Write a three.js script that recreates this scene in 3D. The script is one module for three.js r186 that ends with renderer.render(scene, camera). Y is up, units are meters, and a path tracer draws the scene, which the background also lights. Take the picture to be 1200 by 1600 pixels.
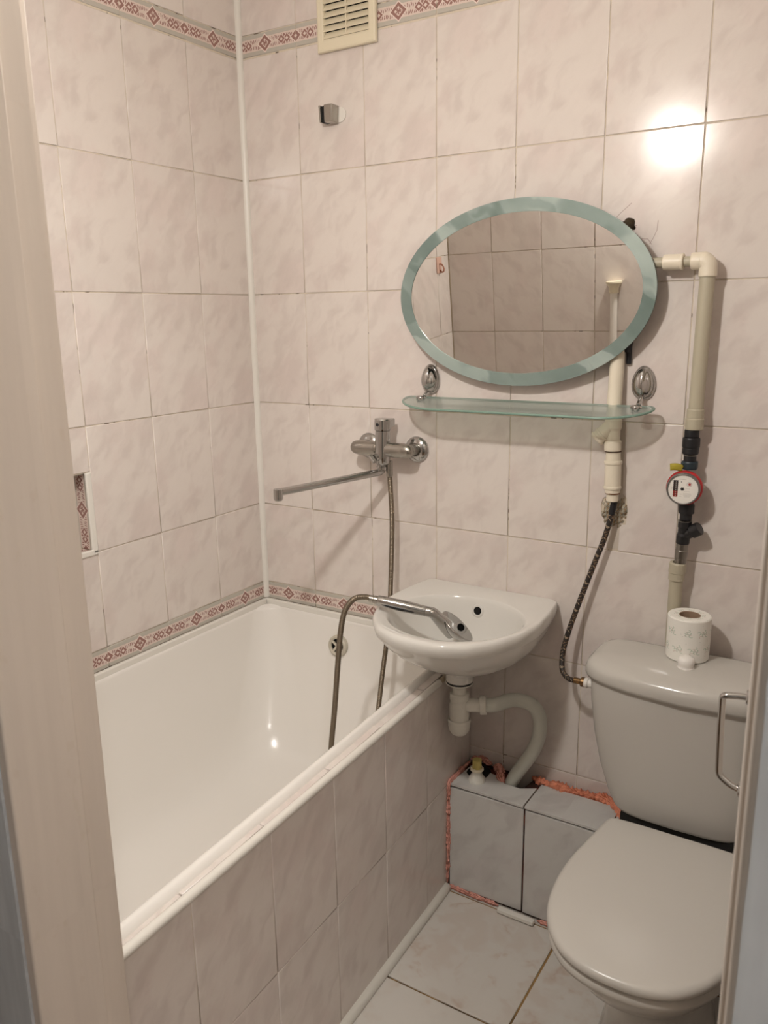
import * as THREE from 'three';
import { mergeGeometries } from 'three/addons/utils/BufferGeometryUtils.js';
import { RoundedBoxGeometry } from 'three/addons/geometries/RoundedBoxGeometry.js';

// ------------------------------------------------------------------ camera, light, exposure
const scene = new THREE.Scene();
scene.background = new THREE.Color(0x000000);
const camera = new THREE.PerspectiveCamera(2 * Math.atan(800 / 1289.5) * 180 / Math.PI, 0.75, 0.02, 30);
camera.position.set(1.5771, 1.4714, 1.8263);
camera.rotation.order = 'YXZ';
camera.rotation.set(-0.2344, 0.5620, -0.0151);
camera.focus = 2.0;
camera.userData.fStop = 14;
scene.add(camera);
const renderer = new THREE.WebGLRenderer({ antialias: true });
renderer.toneMapping = THREE.LinearToneMapping;
renderer.toneMappingExposure = 0.515;
renderer.shadowMap.enabled = true;
const LAMP = new THREE.Vector3(0.842, 2.035, 1.215), LAMP_I = 1.9, LAMP_DOWN = 3.4, LAMP_C = new THREE.Color().setRGB(1, 0.97, 0.92);
const HALL_FILL_I = 4.0, HALL_FILL_C = new THREE.Color().setRGB(1, 0.97, 0.95);

// ------------------------------------------------------------------ helpers
function rng(seed) { let s = seed >>> 0; return () => { s = (s + 0x6D2B79F5) >>> 0; let t = s; t = Math.imul(t ^ (t >>> 15), t | 1); t ^= t + Math.imul(t ^ (t >>> 7), t | 61); return ((t ^ (t >>> 14)) >>> 0) / 4294967296; }; }
const R = rng(11);
const hash2 = (x, y, s) => { let h = Math.imul(x | 0, 374761393) ^ Math.imul(y | 0, 668265263) ^ Math.imul(s | 0, 2147483647 - 88); h = Math.imul(h ^ (h >>> 13), 1274126177); return ((h ^ (h >>> 16)) >>> 0) / 4294967296; };
function noise(x, y, s = 0) { const xi = Math.floor(x), yi = Math.floor(y); let fx = x - xi, fy = y - yi; fx = fx * fx * (3 - 2 * fx); fy = fy * fy * (3 - 2 * fy);
  return hash2(xi, yi, s) * (1 - fx) * (1 - fy) + hash2(xi + 1, yi, s) * fx * (1 - fy) + hash2(xi, yi + 1, s) * (1 - fx) * fy + hash2(xi + 1, yi + 1, s) * fx * fy; }
function fbm(x, y, s, o = 4) { let a = 0, k = 0.5, t = 0; for (let i = 0; i < o; i++) { a += k * noise(x, y, s + i * 17); t += k; x = x * 2.03 + 3.1; y = y * 2.03 + 1.7; k *= 0.5; } return a / t; }
const clamp = (v, a = 0, b = 1) => Math.min(b, Math.max(a, v));
const sstep = (a, b, v) => { const t = clamp((v - a) / (b - a)); return t * t * (3 - 2 * t); };
const lerp = (a, b, t) => a + (b - a) * t;
const V = (x, y, z) => new THREE.Vector3(x, y, z);
function tex(w, h, fn, repeat) {            // fn(u, v) -> [r, g, b] in sRGB 0..255
  const d = new Uint8Array(w * h * 4);
  for (let j = 0; j < h; j++) for (let i = 0; i < w; i++) { const c = fn((i + 0.5) / w, (j + 0.5) / h), k = (j * w + i) * 4; d[k] = clamp(c[0], 0, 255); d[k + 1] = clamp(c[1], 0, 255); d[k + 2] = clamp(c[2], 0, 255); d[k + 3] = 255; }
  const t = new THREE.DataTexture(d, w, h); t.colorSpace = THREE.SRGBColorSpace; t.magFilter = THREE.LinearFilter; t.minFilter = THREE.LinearMipmapLinearFilter; t.generateMipmaps = true;
  t.wrapS = t.wrapT = THREE.RepeatWrapping; if (repeat) t.repeat.set(...repeat); t.needsUpdate = true; return t;
}
function canvasTex(w, h, draw) { const c = document.createElement('canvas'); c.width = w; c.height = h; draw(c.getContext('2d'), w, h); const t = new THREE.CanvasTexture(c); t.colorSpace = THREE.SRGBColorSpace; t.wrapS = t.wrapT = THREE.RepeatWrapping; return t; }
const std = (color, roughness = 0.5, extra = {}) => new THREE.MeshPhysicalMaterial({ color, roughness, ...extra });

const used = {};
function numbered(n) { if (!(n in used)) { used[n] = 0; return n; } return n + '_' + String(++used[n]).padStart(3, '0'); }
function mesh(name, geo, mat, parent) {
  const m = new THREE.Mesh(geo, mat); m.castShadow = m.receiveShadow = true;
  if (parent) { m.name = name; parent.add(m); } else { m.name = numbered(name); scene.add(m); }
  return m;
}
function thing(name, label, category, pos = [0, 0, 0], group) {
  const g = new THREE.Group(); g.name = numbered(name); g.position.set(...pos); g.userData = { label, category }; if (group) g.userData.group = group; scene.add(g); return g;
}
function struct(name, geo, mat) { const m = mesh(name, geo, mat); m.userData.kind = 'structure'; return m; }
function structGroup(name) { const g = new THREE.Group(); g.name = numbered(name); g.userData.kind = 'structure'; scene.add(g); return g; }
function merge(list) {
  return mergeGeometries(list.map(g => { const n = g.index ? g.toNonIndexed() : g; if (!n.attributes.uv) n.setAttribute('uv', new THREE.BufferAttribute(new Float32Array(n.attributes.position.count * 2), 2)); for (const k of Object.keys(n.attributes)) if (!['position', 'normal', 'uv'].includes(k)) n.deleteAttribute(k); n.clearGroups?.(); return n; }));
}
function box(x0, y0, z0, x1, y1, z1, r = 0) {
  const w = x1 - x0, h = y1 - y0, d = z1 - z0;
  const g = r ? new RoundedBoxGeometry(w, h, d, 2, Math.min(r, w / 2.01, h / 2.01, d / 2.01)) : new THREE.BoxGeometry(w, h, d);
  const c = g.index ? g.toNonIndexed() : g; c.translate((x0 + x1) / 2, (y0 + y1) / 2, (z0 + z1) / 2);
  // planar uv in metres
  const p = c.attributes.position, n = c.attributes.normal, uv = c.attributes.uv;
  for (let i = 0; i < p.count; i++) { const ax = Math.abs(n.getX(i)), ay = Math.abs(n.getY(i)), az = Math.abs(n.getZ(i)); if (ax >= ay && ax >= az) uv.setXY(i, p.getZ(i), p.getY(i)); else if (ay >= az) uv.setXY(i, p.getX(i), p.getZ(i)); else uv.setXY(i, p.getX(i), p.getY(i)); }
  return c;
}
// surface of revolution from p0 along dir; profile rows are [radius, distance along the axis]
function turn(p0, dir, profile, seg = 28, crease = true) {
  const pts = [];
  for (let i = 0; i < profile.length; i++) { pts.push(new THREE.Vector2(Math.max(profile[i][0], 0.00001), profile[i][1])); }
  const list = [];
  if (crease) for (let i = 0; i < pts.length - 1; i++) list.push(new THREE.LatheGeometry([pts[i], pts[i + 1]], seg));
  else list.push(new THREE.LatheGeometry(pts, seg));
  const g = list.length > 1 ? merge(list) : list[0].toNonIndexed();
  const q = new THREE.Quaternion().setFromUnitVectors(V(0, 1, 0), dir.clone().normalize());
  g.applyQuaternion(q); g.translate(p0.x, p0.y, p0.z); return g;
}
// rod with softened ends
function rod(a, b, r, r2 = r, seg = 24, c = 0.0012) {
  const L = a.distanceTo(b), d = b.clone().sub(a);
  c = Math.min(c, r * 0.6, r2 * 0.6, L * 0.3);
  return turn(a, d, [[0, 0], [r - c, 0], [r, c], [r2, L - c], [r2 - c, L], [0, L]], seg);
}
// swept tube; radius may vary with distance, flat: ratio of the second axis
function sweep(points, n, radial, rf, tension = 0.5, closed = false) {
  const curve = new THREE.CatmullRomCurve3(points, closed, 'catmullrom', tension), L = curve.getLength();
  const fr = curve.computeFrenetFrames(n, closed), pos = [], uv = [], idx = [];
  for (let i = 0; i <= n; i++) {
    const t = i / n, p = curve.getPointAt(t), N = fr.normals[i], B = fr.binormals[i];
    for (let j = 0; j <= radial; j++) { const a = j / radial * Math.PI * 2, r = rf(t * L, a, t); pos.push(p.x + r * (Math.cos(a) * N.x + Math.sin(a) * B.x), p.y + r * (Math.cos(a) * N.y + Math.sin(a) * B.y), p.z + r * (Math.cos(a) * N.z + Math.sin(a) * B.z)); uv.push(j / radial, t * L); }
  }
  const w = radial + 1;
  for (let i = 0; i < n; i++) for (let j = 0; j < radial; j++) { const a = i * w + j, b = a + w; idx.push(a, a + 1, b, b, a + 1, b + 1); }
  if (!closed) for (const e of [0, n]) { const p = curve.getPointAt(e / n), c = pos.length / 3; pos.push(p.x, p.y, p.z); uv.push(0, 0); for (let j = 0; j < radial; j++) { const a = e * w + j; if (e) idx.push(c, a, a + 1); else idx.push(c, a + 1, a); } }
  const g = new THREE.BufferGeometry(); g.setAttribute('position', new THREE.Float32BufferAttribute(pos, 3)); g.setAttribute('uv', new THREE.Float32BufferAttribute(uv, 2)); g.setIndex(idx); g.computeVertexNormals();
  // weld the seam normals
  const nn = g.attributes.normal; for (let i = 0; i <= n; i++) { const a = i * w, b = a + radial; const v = V(nn.getX(a) + nn.getX(b), nn.getY(a) + nn.getY(b), nn.getZ(a) + nn.getZ(b)).normalize(); nn.setXYZ(a, v.x, v.y, v.z); nn.setXYZ(b, v.x, v.y, v.z); }
  return g;
}
// loft through closed rings of equal length
function loft(rings, capStart = true, capEnd = true, flip = false) {
  const n = rings[0].length, pos = [], idx = [];
  for (const r of rings) for (const p of r) pos.push(...p);
  const tri = (a, b, c) => flip ? idx.push(a, c, b) : idx.push(a, b, c);
  for (let i = 0; i < rings.length - 1; i++) for (let j = 0; j < n; j++) { const a = i * n + j, b = i * n + (j + 1) % n, c = a + n, d = b + n; tri(a, b, c); tri(b, d, c); }
  for (const [e, on] of [[0, capStart], [rings.length - 1, capEnd]]) if (on) { const c = pos.length / 3; let x = 0, y = 0, z = 0; for (const p of rings[e]) { x += p[0] / n; y += p[1] / n; z += p[2] / n; } pos.push(x, y, z); for (let j = 0; j < n; j++) { const a = e * n + j, b = e * n + (j + 1) % n; if (e) tri(a, b, c); else tri(b, a, c); } }
  const g = new THREE.BufferGeometry(); g.setAttribute('position', new THREE.Float32BufferAttribute(pos, 3)); g.setAttribute('uv', new THREE.Float32BufferAttribute(new Float32Array(pos.length / 3 * 2), 2)); g.setIndex(idx); g.computeVertexNormals(); return g;
}
function extrude(shape, depth, bevel = 0, seg = 24) {
  return new THREE.ExtrudeGeometry(shape, { depth: Math.max(depth - 2 * bevel, 0.0001), bevelEnabled: bevel > 0, bevelThickness: bevel, bevelSize: bevel, bevelOffset: -bevel, bevelSegments: 2, curveSegments: seg }).translate(0, 0, bevel);
}
const poly = pts => new THREE.Shape(pts.map(p => new THREE.Vector2(...p)));
function blob(cx, cy, r, n, amp, seed) { const p = []; for (let i = 0; i < n; i++) { const a = i / n * Math.PI * 2, k = r * (1 + amp * (noise(Math.cos(a) * 1.7 + 5, Math.sin(a) * 1.7 + 5, seed) * 2 - 1)); p.push([cx + Math.cos(a) * k, cy + Math.sin(a) * k]); } return p; }

// ------------------------------------------------------------------ materials
function marble(seed, base, dark, pink, scale = 1) {
  return (u, v) => {
    const x = u * 0.2 * scale, y = v * 0.3 * scale;
    const wx = (fbm(x * 22, y * 22, seed + 50) - 0.5) * 0.035, wy = (fbm(x * 22, y * 22, seed + 90) - 0.5) * 0.035;
    const a = (x + wx) * 0.62 + (y + wy) * 0.78, b = (x + wx) * 0.78 - (y + wy) * 0.62;
    const n1 = fbm(a * 16, b * 38, seed), n2 = fbm(a * 34 + 5, b * 80, seed + 7), n3 = fbm(x * 14, y * 14, seed + 31);
    const ridge = Math.pow(1 - Math.abs(n1 * 2 - 1), 5);
    let k = sstep(0.42, 0.8, n1) * 0.5 + ridge * 0.2 * sstep(0.35, 0.65, n3) + (n2 - 0.5) * 0.22;
    k = clamp(k); const pk = sstep(0.45, 0.75, n3) * 0.6;
    const f = (noise(u * 400, v * 600, seed) - 0.5) * 2;
    return [0, 1, 2].map(i => lerp(lerp(base[i], pink[i], pk), dark[i], k) + f);
  };
}
const glaze = { roughness: 0.14, specularIntensity: 0.9 };
const WALL_TILES = [0, 1, 2, 3, 4, 5, 6].map(i => std(0xffffff, 0.14, { ...glaze, map: tex(200, 300, marble(i * 211 + 3, [226, 217, 210], [206, 194, 188], [222, 208, 202])) }));
const BOX_TILES = [0, 1].map(i => std(0xffffff, 0.16, { ...glaze, map: tex(200, 300, marble(i * 311 + 903, [206, 204, 200], [184, 180, 177], [204, 198, 195])) }));
function floorMarble(seed) { return (u, v) => {
  const x = u * 0.33, y = v * 0.33, w = (fbm(x * 12, y * 12, seed + 3) - 0.5) * 0.12, w2 = (fbm(x * 12, y * 12, seed + 23) - 0.5) * 0.12;
  const n = fbm((x + w) * 9, (y + w2) * 14, seed), n2 = fbm(x * 20, y * 20, seed + 60), ridge = Math.pow(1 - Math.abs(n * 2 - 1), 9) * sstep(0.42, 0.7, n2), soft = sstep(0.55, 0.75, n) * 0.25;
  const c = [[212, 207, 200], [184, 156, 138]], k = clamp(ridge * 0.55 + soft * 0.7); return [0, 1, 2].map(i => lerp(c[0][i], c[1][i], k)); }; }
const FLOOR_TILES = [0, 1, 2].map(i => std(0xffffff, 0.3, { map: tex(256, 256, floorMarble(i * 71 + 5)) }));
const grout = std(0xffffff, 0.9, { map: tex(512, 512, (u, v) => { const d = sstep(0.66, 0.78, fbm(u * 40, v * 40, 5, 3)) * sstep(0.45, 0.6, fbm(u * 7, v * 7, 9, 2)), n = fbm(u * 60, v * 60, 2) - 0.5; return [lerp(214, 110, d) + n * 22, lerp(202, 98, d) + n * 22, lerp(184, 82, d) + n * 20]; }, [1.4, 1.4]) });
const floorGrout = std(0xffffff, 0.95, { map: tex(256, 256, (u, v) => { const n = fbm(u * 30, v * 30, 2), d = sstep(0.4, 0.7, fbm(u * 9, v * 9, 4)); return [lerp(160, 88, d) + n * 20 - 10, lerp(128, 72, d) + n * 20 - 10, lerp(82, 52, d) + n * 16 - 8]; }, [2, 2]) });
const brownGrout = std(0xffffff, 0.95, { map: tex(256, 256, (u, v) => { const n = fbm(u * 50, v * 50, 12), d = sstep(0.42, 0.62, fbm(u * 14, v * 14, 14)); return [lerp(196, 92, d) + n * 30 - 15, lerp(138, 62, d) + n * 30 - 15, lerp(110, 46, d) + n * 26 - 13]; }, [3, 3]) });
const BORDER = std(0xffffff, 0.2, { map: canvasTex(512, 128, (g, w, h) => {
  g.fillStyle = '#b3ada3'; g.fillRect(0, 0, w, h);
  g.strokeStyle = '#cbc5ba'; g.lineWidth = 1.6; for (let x = -40; x < w + 40; x += 5) { g.beginPath(); g.moveTo(x, 26); g.lineTo(x + 14, 2); g.stroke(); g.beginPath(); g.moveTo(x, 126); g.lineTo(x + 14, 102); g.stroke(); }
  g.fillStyle = '#dcd6cc'; g.fillRect(0, 0, w, 3); g.fillRect(0, h - 3, w, 3);
  const y0 = 27, y1 = 101; g.fillStyle = '#dccbc1'; g.fillRect(0, y0, w, y1 - y0);
  const r = rng(77), brown = '#98726a';
  g.lineWidth = 5.5; g.strokeStyle = brown; g.lineCap = 'round';
  // scrolling twigs
  for (let i = 0; i < 74; i++) { const x = i / 74 * w + r() * 6, top = i % 2; const y = top ? y0 + 8 + r() * 10 : y1 - 8 - r() * 10; g.beginPath(); g.moveTo(x, y); g.quadraticCurveTo(x + 5, y + (top ? 9 : -9), x + 10 * (r() - 0.3), y + (top ? 14 : -14)); g.stroke(); }
  const dia = (x, y, a, b, fill) => { g.fillStyle = fill; g.beginPath(); g.moveTo(x - a, y); g.lineTo(x, y - b); g.lineTo(x + a, y); g.lineTo(x, y + b); g.closePath(); g.fill(); };
  const cy = h / 2;
  for (const x of [72, 118, w - 72, w - 118]) { dia(x, cy, 33, 31, '#dfd0c7'); dia(x, cy, 28, 26, brown); dia(x, cy, 12, 11, '#dfd0c7'); }
  for (const x of [95, w - 95]) { dia(x, cy - 22, 9, 9, brown); dia(x, cy + 22, 9, 9, brown); }
  for (const x of [0, w]) { dia(x, cy, 46, 40, '#e8d8d0'); dia(x, cy, 38, 33, brown); dia(x, cy, 14, 12, '#e3cfc7'); }
  dia(w / 2, cy, 64, 55, '#e9d9d1'); dia(w / 2, cy, 55, 47, brown); dia(w / 2, cy, 31, 27, '#dccbc1');
  g.strokeStyle = brown; g.lineWidth = 7; for (const s of [-1, 1]) { g.beginPath(); g.moveTo(w / 2 - 16, cy + 9 * s); g.quadraticCurveTo(w / 2, cy - 4 * s, w / 2 + 16, cy + 4 * s); g.stroke(); g.beginPath(); g.moveTo(w / 2 + 9 * s, cy - 14); g.lineTo(w / 2 - 2 * s, cy + 14); g.stroke(); }
}) });
const white = std(0xe9e4dc, 0.35), trimWhite = std(0xe6e2da, 0.3), enamel = std(0xf0ece6, 0.16, { specularIntensity: 0.8 }), ceramic = std(0xdedbd5, 0.1, { specularIntensity: 0.9 }), toiletCeramic = std(0xc4c0b9, 0.13), seatPlastic = std(0xcdc9c2, 0.26);
const pvc = std(0xdfdcd2, 0.42), pvcDim = std(0xcfd0c6, 0.5), ppWhite = std(0xe6dcc8, 0.38), ppBeige = std(0xb5ad98, 0.45), cream = std(0xe4dac1, 0.4);
const chrome = new THREE.MeshStandardMaterial({ color: 0xb9b8b6, metalness: 1, roughness: 0.12 }), chromeSoft = new THREE.MeshStandardMaterial({ color: 0xaaa69f, metalness: 1, roughness: 0.26 }), steelHose = new THREE.MeshStandardMaterial({ color: 0x857a6b, metalness: 1, roughness: 0.38 }), nickel = new THREE.MeshStandardMaterial({ color: 0x8f8c86, metalness: 1, roughness: 0.3 });
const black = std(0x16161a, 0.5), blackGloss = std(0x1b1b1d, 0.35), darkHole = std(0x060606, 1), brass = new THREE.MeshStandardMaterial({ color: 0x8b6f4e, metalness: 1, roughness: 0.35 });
const plaster = std(0xffffff, 0.95, { map: tex(256, 256, (u, v) => { const n = fbm(u * 10, v * 10, 3), r = sstep(0.45, 0.62, fbm(u * 6, v * 6, 8)); return [lerp(164, 140, r) + (n - 0.5) * 90, lerp(160, 104, r) + (n - 0.5) * 90, lerp(146, 62, r) + (n - 0.5) * 80]; }, [8, 8]) });
const foam = std(0xffffff, 0.95, { map: tex(256, 256, (u, v) => { const n = fbm(u * 22, v * 22, 33), d = sstep(0.55, 0.75, fbm(u * 8, v * 8, 38)); return [lerp(222, 176, d) + (n - 0.5) * 60, lerp(142, 92, d) + (n - 0.5) * 60, lerp(112, 64, d) + (n - 0.5) * 50]; }, [5, 5]) });
const foamPink = std(0xffffff, 0.95, { map: tex(256, 256, (u, v) => { const n = fbm(u * 24, v * 24, 43), d = sstep(0.5, 0.72, fbm(u * 9, v * 9, 48)); return [lerp(222, 150, d) + (n - 0.5) * 60, lerp(160, 94, d) + (n - 0.5) * 60, lerp(146, 78, d) + (n - 0.5) * 50]; }, [5, 5]) });
const oldPaint = std(0xffffff, 0.45, { map: tex(256, 512, (u, v) => { const n = fbm(u * 5, v * 3, 61), s = fbm(u * 40, v * 4, 66), d = sstep(0.72, 0.8, fbm(u * 24, v * 30, 69)) * 0.35; const k = (n - 0.5) * 12 + (s - 0.5) * 8, e = d * 0.25; return [lerp(224, 190, e) + k, lerp(213, 172, e) + k, lerp(202, 146, e) + k]; }, [3, 1.2]) });
const bluePaint = std(0xffffff, 0.5, { map: tex(256, 512, (u, v) => { const n = fbm(u * 8, v * 6, 71), s = fbm(u * 60, v * 10, 76); const k = (n - 0.5) * 36 + (s - 0.5) * 20; return [212 + k, 216 + k, 220 + k]; }, [3, 1.2]) });

// ------------------------------------------------------------------ tiles
const tileCache = {};
function tileGeo(w, h, u0, v0, tw = 0.2, th = 0.3, T = 0.007) {        // front face at z = 0, centred
  const key = [w, h, u0, v0, tw, th].map(n => n.toFixed(4)).join(); if (tileCache[key]) return tileCache[key];
  const pos = [], nor = [], uv = [], idx = [];
  const ring = (inset, z, nz) => { const s = pos.length / 3, a = w / 2 - inset, b = h / 2 - inset;
    for (const [x, y] of [[-a, -b], [a, -b], [a, b], [-a, b]]) { pos.push(x, y, z); const k = Math.sqrt((1 - nz * nz) / 2); nor.push(Math.sign(x) * k, Math.sign(y) * k, nz); uv.push(u0 + (x + w / 2) / tw, v0 + (y + h / 2) / th); } return s; };
  const f = ring(0.0016, 0, 1); idx.push(f, f + 1, f + 2, f, f + 2, f + 3);
  const rs = [ring(0.0016, 0, 1), ring(0.0006, -0.0004, 0.75), ring(0, -0.0016, 0.1), ring(0, -T, 0.0)];
  for (let i = 0; i < 3; i++) for (let j = 0; j < 4; j++) { const a = rs[i] + j, b = rs[i] + (j + 1) % 4, c = rs[i + 1] + j, d = rs[i + 1] + (j + 1) % 4; idx.push(a, c, b, b, c, d); }
  const g = new THREE.BufferGeometry(); g.setAttribute('position', new THREE.Float32BufferAttribute(pos, 3)); g.setAttribute('normal', new THREE.Float32BufferAttribute(nor, 3)); g.setAttribute('uv', new THREE.Float32BufferAttribute(uv, 2)); g.setIndex(idx);
  return tileCache[key] = g;
}
const GAP = 0.0011;
// one tile on a wall whose own axes are x across, y up, z out of the wall; (gx, gy) is the corner of the uncut tile
function tile(parent, x0, y0, x1, y1, gx, gy, mats, name = 'tile', tw = 0.2, th = 0.3, wob = 0.0016) {
  const w = x1 - x0 - 2 * GAP, h = y1 - y0 - 2 * GAP; if (w < 0.006 || h < 0.006) return;
  const m = mesh(name, tileGeo(w, h, (x0 + GAP - gx) / tw, (y0 + GAP - gy) / th, tw, th), Array.isArray(mats) ? mats[Math.floor(R() * mats.length)] : mats, parent);
  m.position.set((x0 + x1) / 2, (y0 + y1) / 2, (R() - 0.5) * 0.0005); m.rotation.set((R() - 0.5) * wob * 2, (R() - 0.5) * wob * 2, 0); return m;
}
function polyTile(parent, outer, holes, gx, gy, mat, name = 'tile', tw = 0.2, th = 0.3) {
  const s = poly(outer); for (const h of holes) s.holes.push(new THREE.Path(h.map(p => new THREE.Vector2(...p))));
  const g = extrude(s, 0.007, 0.0008, 8); g.translate(0, 0, -0.007); const uv = g.attributes.uv, p = g.attributes.position;
  for (let i = 0; i < uv.count; i++) uv.setXY(i, (p.getX(i) - gx) / tw, (p.getY(i) - gy) / th);
  return mesh(name, g, mat, parent);
}
function tileField(parent, xs, ys, x0, x1, y0, y1, gridX, gridY, skip, mats) {
  for (let i = 0; i < xs.length - 1; i++) for (let j = 0; j < ys.length - 1; j++) {
    const a = Math.max(xs[i], x0), b = Math.min(xs[i + 1], x1), c = Math.max(ys[j], y0), d = Math.min(ys[j + 1], y1);
    if (b - a < 0.006 || d - c < 0.006 || (skip && skip(a, b, c, d, i, j))) continue;
    tile(parent, a, c, b, d, gridX(xs[i], xs[i + 1]), ys[j], mats);
  }
}
const ROWS = [-0.2554, 0.0424, 0.3401, 0.6378, 0.9355, 1.2332, 1.5309, 1.8286, 2.1263];
const rowsY = [...ROWS, 2.181, 2.479, 2.60], CEIL = 2.53;
const BX0 = 2.1285, BX1 = 2.181;         // upper border strip
const XR = 1.66;                          // right wall
const gx = (a) => a;
function slab(name, outer, holes, T = 0.10) {
  const s = poly(outer); for (const h of holes) s.holes.push(new THREE.Path(h.map(p => new THREE.Vector2(...p))));
  const g = extrude(s, T, 0); g.translate(0, 0, -T - 0.0022);
  const m = struct(name, g, grout); return m;
}
// back wall: x across, y up, faces +z
const HOLE = [1.046, 1.646], VENT = [0.262, 2.098, 0.432, 2.272];
const holePts = blob(HOLE[0], HOLE[1], 0.0165, 22, 0.45, 4), ventHole = [[0.285, 2.135], [0.41, 2.135], [0.41, 2.245], [0.285, 2.245]];
const wallBack = slab('wall_back', [[-0.12, -0.06], [XR + 0.12, -0.06], [XR + 0.12, CEIL], [-0.12, CEIL]], [holePts, ventHole]);
mesh('wall_backing', box(-0.12, -0.06, -0.16, XR + 0.12, CEIL, -0.1022), plaster, wallBack);
const colX = []; for (let k = -1; k < 9; k++) colX.push(0.187 + 0.2 * k);
{
  const crackMap = canvasTex(400, 600, (g, w, h) => {       // the chipped tile: its own marble, a worn patch and hairline cracks
    const f = marble(77, [226, 217, 210], [206, 194, 188], [222, 208, 202]); const im = g.getImageData(0, 0, w, h);
    for (let j = 0; j < h; j++) for (let i = 0; i < w; i++) { const c = f(i / w, 1 - j / h), k = (j * w + i) * 4; im.data[k] = c[0]; im.data[k + 1] = c[1]; im.data[k + 2] = c[2]; im.data[k + 3] = 255; }
    g.putImageData(im, 0, 0);
    const P = (x, y) => [(x - 0.987) / 0.2 * w, (1 - (y - 1.5309) / 0.2977) * h];
    g.strokeStyle = 'rgba(120,90,80,0.75)'; g.lineWidth = 1.6; g.lineCap = 'round';
    for (const line of [[[1.018, 1.662], [1.028, 1.672], [1.043, 1.684], [1.05, 1.69]], [[1.107, 1.652], [1.106, 1.634], [1.099, 1.618], [1.092, 1.607]], [[1.075, 1.618], [1.088, 1.617], [1.096, 1.606]], [[1.056, 1.644], [1.064, 1.645]]]) { g.beginPath(); line.forEach((p, i) => i ? g.lineTo(...P(...p)) : g.moveTo(...P(...p))); g.stroke(); }
  });
  const ys = rowsY;
  tileField(wallBack, colX, ys, 0.003, XR, 0, CEIL, gx, 0, (a, b, c, d, i, j) => {
    if (Math.abs(c - 2.1263) < 0.003) return true;                                                         // border row, below
    if (b < 0.59 && d < 0.64) return true;                                                                 // behind the bathtub
    if (b < 0.59 && Math.abs(d - 0.9355) < 0.002) { tile(wallBack, a, 0.6945, b, d, colX[i], c, WALL_TILES); return true; }   // cut above the lower border
    if (Math.abs(c - 1.5309) < 0.002 && Math.abs(a - 0.987) < 0.002) { polyTile(wallBack, [[a + GAP, c + GAP], [b - GAP, c + GAP], [b - GAP, d - GAP], [a + GAP, d - GAP]], [holePts], a, c, std(0xffffff, 0.14, { ...glaze, map: crackMap })); return true; }
    if (Math.abs(c - 0.9355) < 0.002 && Math.abs(a - 0.987) < 0.002) {                                      // the slotted tile around the old pipe
      const e = [[1.033, c + GAP], [1.032, 0.99], [1.036, 1.0], [1.026, 1.006], [1.018, 1.018], [1.016, 1.04], [1.02, 1.056], [1.031, 1.062], [1.032, 1.10], [1.03, 1.14], [1.033, 1.17], [1.031, 1.2], [1.033, d - GAP]];
      const f = [[1.0625, d - GAP], [1.062, 1.21], [1.0645, 1.19], [1.062, 1.15], [1.0635, 1.10], [1.0645, 1.07], [1.074, 1.06], [1.077, 1.03], [1.074, 1.0], [1.061, 0.998], [1.0605, 0.96], [1.060, c + GAP]];
      polyTile(wallBack, [[a + GAP, c + GAP], ...e, [a + GAP, d - GAP]], [], a, c, WALL_TILES[2]);
      polyTile(wallBack, [...f.slice().reverse(), [b - GAP, d - GAP], [b - GAP, c + GAP]].reverse(), [], a, c, WALL_TILES[2]);
      return true;
    }
    if (c > 2.17 && d < 2.49 && a < 0.44 && b > 0.26) {                                                     // around the air vent
      const L = a < 0.27 ? [[a + GAP, c + GAP], [0.285, c + GAP], [0.285, 2.245], [b - GAP, 2.245], [b - GAP, d - GAP], [a + GAP, d - GAP]] : [[0.41, c + GAP], [b - GAP, c + GAP], [b - GAP, d - GAP], [a + GAP, d - GAP], [a + GAP, 2.245], [0.41, 2.245]];
      polyTile(wallBack, L, [], a, c, WALL_TILES[a < 0.27 ? 1 : 4]); return true;
    }
    return false;
  }, WALL_TILES);
  for (let i = 0; i < colX.length - 1; i++) {
    let a = Math.max(colX[i], 0.003), b = Math.min(colX[i + 1], XR);
    if (b - a > 0.01) { if (i === 1) b = 0.285; if (i === 2) a = 0.41; tile(wallBack, a, BX0, b, BX1, colX[i], BX0, BORDER, 'border_tile', 0.2, BX1 - BX0); }
    a = Math.max(colX[i], 0.003); b = Math.min(colX[i + 1], 0.587);
    if (b - a > 0.01) tile(wallBack, a, 0.641, b, 0.6945, colX[i], 0.641, BORDER, 'border_tile', 0.2, 0.0535);
  }
  // rough mortar left in the slot and round its end
  const pl = new THREE.PlaneGeometry(0.064, 0.078, 26, 32), pp = pl.attributes.position;
  for (let i = 0; i < pp.count; i++) { const x = pp.getX(i), y = pp.getY(i), e = sstep(1, 0.55, Math.hypot(x / 0.032, y / 0.039) + (noise(x * 190 + 9, y * 190, 5) - 0.5) * 0.5); pp.setZ(i, -0.004 + e * (0.004 + 0.012 * fbm(x * 110 + 3, y * 110 + 3, 21))); }
  pl.computeVertexNormals(); pl.translate(1.047, 1.028, 0); mesh('mortar_patch', pl, plaster, wallBack);
  mesh('mortar_strip', box(1.03, 0.94, -0.004, 1.066, 1.23, -0.0008), std(0xc6bbae, 0.9), wallBack);
}
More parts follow.
